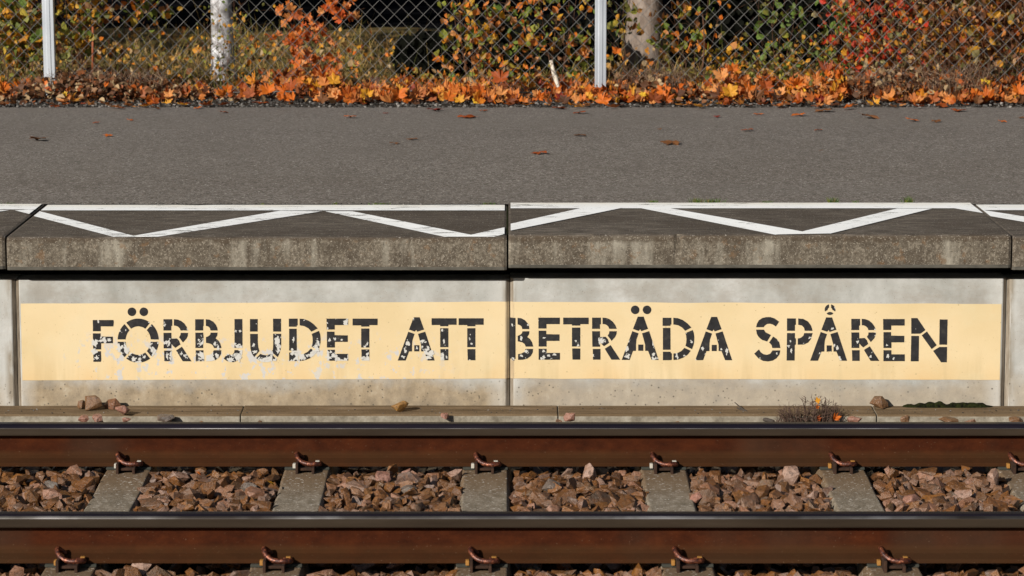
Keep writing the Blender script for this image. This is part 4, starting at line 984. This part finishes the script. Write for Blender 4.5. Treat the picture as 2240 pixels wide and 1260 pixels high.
# ---------------------------------------------------------------- shrubs
def shrub(name, us, vs_, y, mat, n, label, size=(.028, .066), stems=5, seed=0, base=None, spread=.22, kindleaf='ovate', stem_r=.003, group='shrubs behind the fence', clump=9):
    rg = random.Random(seed)
    a = aty(us[0], vs_[1], y); c = aty(us[1], vs_[0], y)
    x0, x1 = a.x, c.x; zlo, zhi = a.z, c.z
    bx = (x0+x1)/2 if base is None else aty(base, 100, y).x
    e = empty(name, (bx, y, ZP), label, 'shrub', group); L = Vector(e.location)
    b = MB(); tips = []
    for k in range(stems):
        tx = x0+(x1-x0)*(k+.5+rg.uniform(-.3, .3))/stems; tz = zhi+rg.uniform(-.05, .25); ty = y+rg.uniform(-spread, spread)*.6
        sx = bx+(tx-bx)*.35+rg.uniform(-.03, .03); P = []
        for i in range(8):
            t = i/7; P.append((sx+(tx-sx)*t**1.3+.012*math.sin(t*7+k), y+(ty-y)*t, ZP-.02+(tz-ZP)*t))
        b.tube(P, [stem_r*(1.1-.8*i/7) for i in range(8)], 5); tips.append(P)
        for _ in range(9):
            i = rg.randrange(2, 7); q = Vector(P[i]); d = Vector((rg.uniform(-1, 1), rg.uniform(-.6, .6), rg.uniform(.1, .9))).normalized()*rg.uniform(.06, .28)
            b.tube([q, q+d*.5+Vector((0, 0, .01)), q+d], [stem_r*.5, stem_r*.35, stem_r*.2], 4); tips.append([tuple(q+d*t) for t in (0, .3, .6, 1)])
    b.build('stems', TWIG, e).location = -L
    b = MB()
    n = int(n*1.5); centres = [(rg.uniform(x0, x1), y+rg.uniform(-spread, spread), rg.uniform(zlo, zhi)) for _ in range(max(3, n//clump))]
    for i in range(n):
        if rg.random() < .35:
            P = tips[rg.randrange(len(tips))]; q = P[rg.randrange(1, len(P))]; q = (q[0]+rg.gauss(0, .02), q[1]+rg.gauss(0, .02), q[2]+rg.gauss(0, .02))
            if q[2] < zlo-.05: q = centres[rg.randrange(len(centres))]
        else:
            c_ = centres[rg.randrange(len(centres))]; q = (c_[0]+rg.gauss(0, .045), c_[1]+rg.gauss(0, .05), c_[2]+rg.gauss(0, .04))
        s = rg.uniform(*size)
        vf = maple(s*1.5, rg) if kindleaf == 'maple' else ovate(s, rg)
        put(b, vf, q, (rg.gauss(1.9 if kindleaf != 'maple' else 1.1, .7), rg.gauss(0, .6), rg.gauss(0, 1.0) if kindleaf == 'maple' else rg.uniform(0, 6.28)))
    b.build('foliage', LM[mat], e).location = -L
    return e
shrub('leafy_shrub', (-60, 95), (-60, 190), 7.75, 'yellowgreen', 420, 'yellow and green shrub left of the left fence post', size=(.035,.078), seed=1, stems=6)
shrub('leafy_shrub', (132, 215), (-60, 130), 7.75, 'yellowgreen', 210, 'olive and yellow shrub just right of the left fence post', seed=2, stems=4)
shrub('hanging_branch_shrub', (240, 365), (-50, 48), 8.0, 'mixed', 90, 'thin shrub with green and orange leaves at the top between left post and birch', size=(.04,.07), seed=3, stems=3, base=240)
shrub('small_leaved_twigs', (448, 535), (20, 160), 7.9, 'yellowgreen', 110, 'fine twigs with tiny yellow leaves in front of the birch trunk', size=(.018,.03), seed=4, stems=5, stem_r=.0018)
shrub('orange_maple_sapling', (612, 760), (15, 190), 7.85, 'orange', 120, 'orange red maple sapling right of the birch', seed=5, stems=3, base=650, kindleaf='maple', size=(.028,.055))
shrub('leafy_shrub', (965, 1130), (20, 180), 7.85, 'mixed', 230, 'broad shrub with orange, yellow and green leaves left of the white stick', seed=6, stems=6)
shrub('leafy_shrub', (1120, 1300), (-40, 160), 7.9, 'mixed', 210, 'shrub with yellow and green leaves between white stick and right fence post', seed=7, stems=6)
shrub('leafy_shrub', (1335, 1400), (-40, 90), 7.8, 'yellowgreen', 45, 'sparse twigs with yellow leaves just right of the right fence post', seed=8, stems=3, stem_r=.002)
shrub('leafy_shrub', (1440, 1600), (-40, 130), 7.85, 'mixed', 120, 'sparse shrub with green and orange leaves right of the grey trunk', seed=9, stems=5, stem_r=.002)
shrub('leafy_shrub', (1640, 1760), (10, 130), 7.9, 'green', 60, 'sparse green leaved twigs before the black gap, right half', seed=10, stems=4, stem_r=.002)
shrub('low_undergrowth', (1560, 1850), (115, 185), 7.9, 'yellowgreen', 330, 'low pale green undergrowth under the black gap, right half', size=(.02,.045), seed=11, stems=8, stem_r=.0015)
shrub('red_shrub', (1800, 2010), (-40, 155), 7.85, 'red', 300, 'bright red and orange shrub at the right', size=(.025,.055), seed=12, stems=7, stem_r=.003)
shrub('leafy_shrub', (1790, 1900), (10, 150), 8.0, 'green', 70, 'green leaves mixed behind the left side of the red shrub', seed=13, stems=3, stem_r=.002)
shrub('leafy_shrub', (1980, 2120), (-40, 150), 7.9, 'brownmix', 300, 'brown and beige leaved shrub right of the red shrub', seed=14, stems=8)
shrub('leafy_shrub', (2110, 2290), (-40, 150), 7.9, 'brownmix', 340, 'brown and yellow leaved shrub at the right edge', seed=15, stems=8)
shrub('brown_thicket', (1820, 2330), (-60, 170), 9.0, 'brownmix', 900, 'dense brown thicket behind the red shrub and the right edge shrubs', seed=16, stems=30, size=(.04,.08), spread=.5)
shrub('leafy_shrub', (-100, 250), (0, 150), 8.7, 'brownmix', 260, 'dull brown shrub behind the left fence post', seed=17, stems=10, spread=.4)
LM['dark'] = Mat('painted_shade_leaves', .9, .05); LM['dark'].color(LM['dark'].ramp(LM['dark'].rnd(), [(0, (.0022,.0025,.0018)), (1, (.007,.0075,.005))])); LM['dark'] = LM['dark'].m  # leaf colour kept near black to stand in for shade
def shade_bush(us, vs_, y, n, label, seed):  # added bushes that fill in the deep shade behind the fence
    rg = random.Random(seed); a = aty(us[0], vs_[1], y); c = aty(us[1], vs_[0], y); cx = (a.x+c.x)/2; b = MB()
    e = empty('added_shade_bush', (cx, y, ZP), label, 'bush', 'added dark bushes standing in for shade behind the fence')
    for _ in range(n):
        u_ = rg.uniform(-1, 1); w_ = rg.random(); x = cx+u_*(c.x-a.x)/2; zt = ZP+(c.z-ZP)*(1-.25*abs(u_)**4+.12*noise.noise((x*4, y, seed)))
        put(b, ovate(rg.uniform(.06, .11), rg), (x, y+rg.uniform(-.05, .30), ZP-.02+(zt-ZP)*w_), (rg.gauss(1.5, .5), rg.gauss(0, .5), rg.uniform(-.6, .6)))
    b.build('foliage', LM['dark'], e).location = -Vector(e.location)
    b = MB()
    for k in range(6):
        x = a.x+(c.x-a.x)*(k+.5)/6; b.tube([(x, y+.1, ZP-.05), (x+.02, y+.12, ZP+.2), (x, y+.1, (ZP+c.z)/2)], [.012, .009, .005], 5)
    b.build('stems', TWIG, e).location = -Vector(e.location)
shade_bush((1480, 1840), (-140, 165), 10.0, 3600, 'added black green bush standing in for shade in the gap right of the grey trunk', 1)
shade_bush((875, 985), (92, 168), 9.3, 700, 'low added black green bush standing in for shade left of the mixed shrub', 2)
shade_bush((985, 1345), (60, 175), 9.4, 2300, 'added dark bush standing in for shade behind the mixed shrubs and the right post', 3)
# dry stalk clumps
def stalks(u0, u1, y, n, h, label, seed):
    rg = random.Random(seed); xa = aty(u0, 200, y).x; xb = aty(u1, 200, y).x; e = MB()
    for _ in range(n):
        x = rg.uniform(xa, xb); yy = y+rg.uniform(-.15, .15); hh = h*rg.uniform(.4, 1.1); l = rg.gauss(0, .25)*hh; l2 = rg.gauss(0, .2)*hh
        P = [(x+l*t*t, yy+l2*t, ZP-.01+hh*t) for t in (0, .35, .7, 1)]; e.tube(P, [.0022, .0018, .0014, .0006], 4, cap=False)
        for _k in range(2):
            q = Vector(P[2]); d = Vector((rg.gauss(0, .04), rg.gauss(0, .03), rg.uniform(.01, .05))); e.tube([q, q+d], [.0012, .0005], 3, cap=False)
    tag(e.build('dry_weed_clump', STALK), label, 'dry weeds', 'dry weed clumps at the fence')
stalks(110, 360, 7.45, 240, .20, 'dark dry weed clump at the foot of the left post', 1)
stalks(1335, 1500, 7.5, 150, .22, 'dark dry weed clump right of the right post', 2)
stalks(1860, 1990, 7.4, 110, .20, 'dry weed clump under the red shrub', 3)
stalks(2010, 2160, 7.4, 150, .24, 'pale brown dry weed clump near the right edge', 4)
# single sticks
def stick(name, P, rad, mat, label, n=7):
    b = MB(); b.tube([tuple(p) for p in P], rad, n); return tag(b.build(name, mat, smooth=True), label, 'stick')
WST = Mat('pale_wood', .8, .2); WST.color(WST.ramp(WST.noise(40, 4), [(.35, (.25,.18,.12)), (.5, (.62,.56,.47))]))
stick('broken_branch', [aty(1205,132,7.5), aty(1209,150,7.5), aty(1215,170,7.5), aty(1222,192,7.5), aty(1222,205,7.5)], [.010, .012, .016, .009, .005], WST.m, 'white broken branch standing in the shrub left of the right post')
stick('cut_stem', [aty(203,58,7.6), aty(203,100,7.6), aty(203,160,7.6)], [.007, .008, .009], mk_plain('red_brown_stem', (.26,.075,.03), .7), 'red brown cut stem standing right of the left post')
stick('bare_stem', [aty(1537,30,7.7), aty(1541,90,7.7), aty(1538,140,7.7), aty(1533,165,7.7)], [.003, .005, .006, .008], TWIG, 'dark red bare stem right of the grey trunk')
stick('bare_stem', [aty(2048,92,7.5), aty(2044,130,7.5), aty(2052,165,7.5), aty(2060,185,7.5)], [.003, .004, .005, .006], TWIG, 'thin curved bare stem at the right, left of the edge shrub')
# fallen stick on the footing
DK = mk_plain('dark_bark', (.05,.04,.032), .85)
b = MB(); b.tube([aty(1612,892,1.08), aty(1640,905,1.04), aty(1662,915,1.0), aty(1692,922,.93)], [.0025, .006, .010, .007], 7)
b.tube([aty(1607,880,1.10), aty(1622,893,1.07), aty(1640,905,1.03), aty(1656,913,1.0)], [.0015, .0035, .0045, .005], 6)
tag(b.build('fallen_twig', DK, smooth=True), 'forked dark twig lying on the footing left of the dry weed', 'stick')
# dry weed between rail and footing
rg = random.Random(77); p0 = aty(1775, 925, .95); e = empty('dry_heather_weed', (p0.x, .95, -.05), 'bushy dry grey brown weed with two orange leaves growing at the footing', 'weed')
b = MB()
HB = mk_plain('dry_heather', (.080,.048,.034), .9)
for k in range(105):
    tu = rg.uniform(1700, 1845); hgt = rg.uniform(20, 60)*(1-.35*abs(tu-1785)/80); sx = p0.x+(aty(tu, 900, .95).x-p0.x)*.8
    tip = aty(tu+rg.uniform(-6, 6), 922-hgt, .95+rg.uniform(-.08, .05)); q0 = Vector((sx, .93+rg.uniform(-.04, .04), -.06))
    mid = q0.lerp(tip, .5)+Vector((rg.gauss(0, .008), 0, 0)); b.tube([q0, mid, tip], [.0016, .0013, .0007], 4, cap=False)
    for _ in range(9):
        t = rg.uniform(.3, 1); q = (q0.lerp(mid, t*2) if t < .5 else mid.lerp(tip, t*2-1)); d = Vector((rg.gauss(0, .012), rg.gauss(0, .01), rg.uniform(.002, .016))); b.tube([q, q+d], [.0012, .0005], 3, cap=False)
o = b.build('branches', HB, e); o.location = -Vector(e.location)
for (u, v, s, c_) in ((1791,880,17,'amber'), (1785,892,12,'orange'), (1826,916,20,'orange'), (1788,918,14,'rust')):
    b = MB(); q = aty(u, v, .88); put(b, maple(s*12/F*1.1, rg, 2.4), q, (1.0, .5, rg.uniform(-1, 1))); o = b.build('caught_leaf', SINGLE[c_], e); o.location = -Vector(e.location)
# few orange leaf scraps in the ballast
for i, (u, v, s, c_, lab) in enumerate([(600,1063,20,'amber','yellow orange leaf scrap in the ballast left of the second sleeper'), (440,1040,15,'orange','small orange leaf scrap under the far rail between first and second sleepers')]):
    rg2 = random.Random(i); q = atz(u, v, .0); b = MB(); put(b, ovate(s*11/F, rg2), (0, 0, 0), (.5, .2, 1.3)); o = b.build('leaf_scrap', SINGLE[c_]); o.location = q; tag(o, lab, 'leaf')
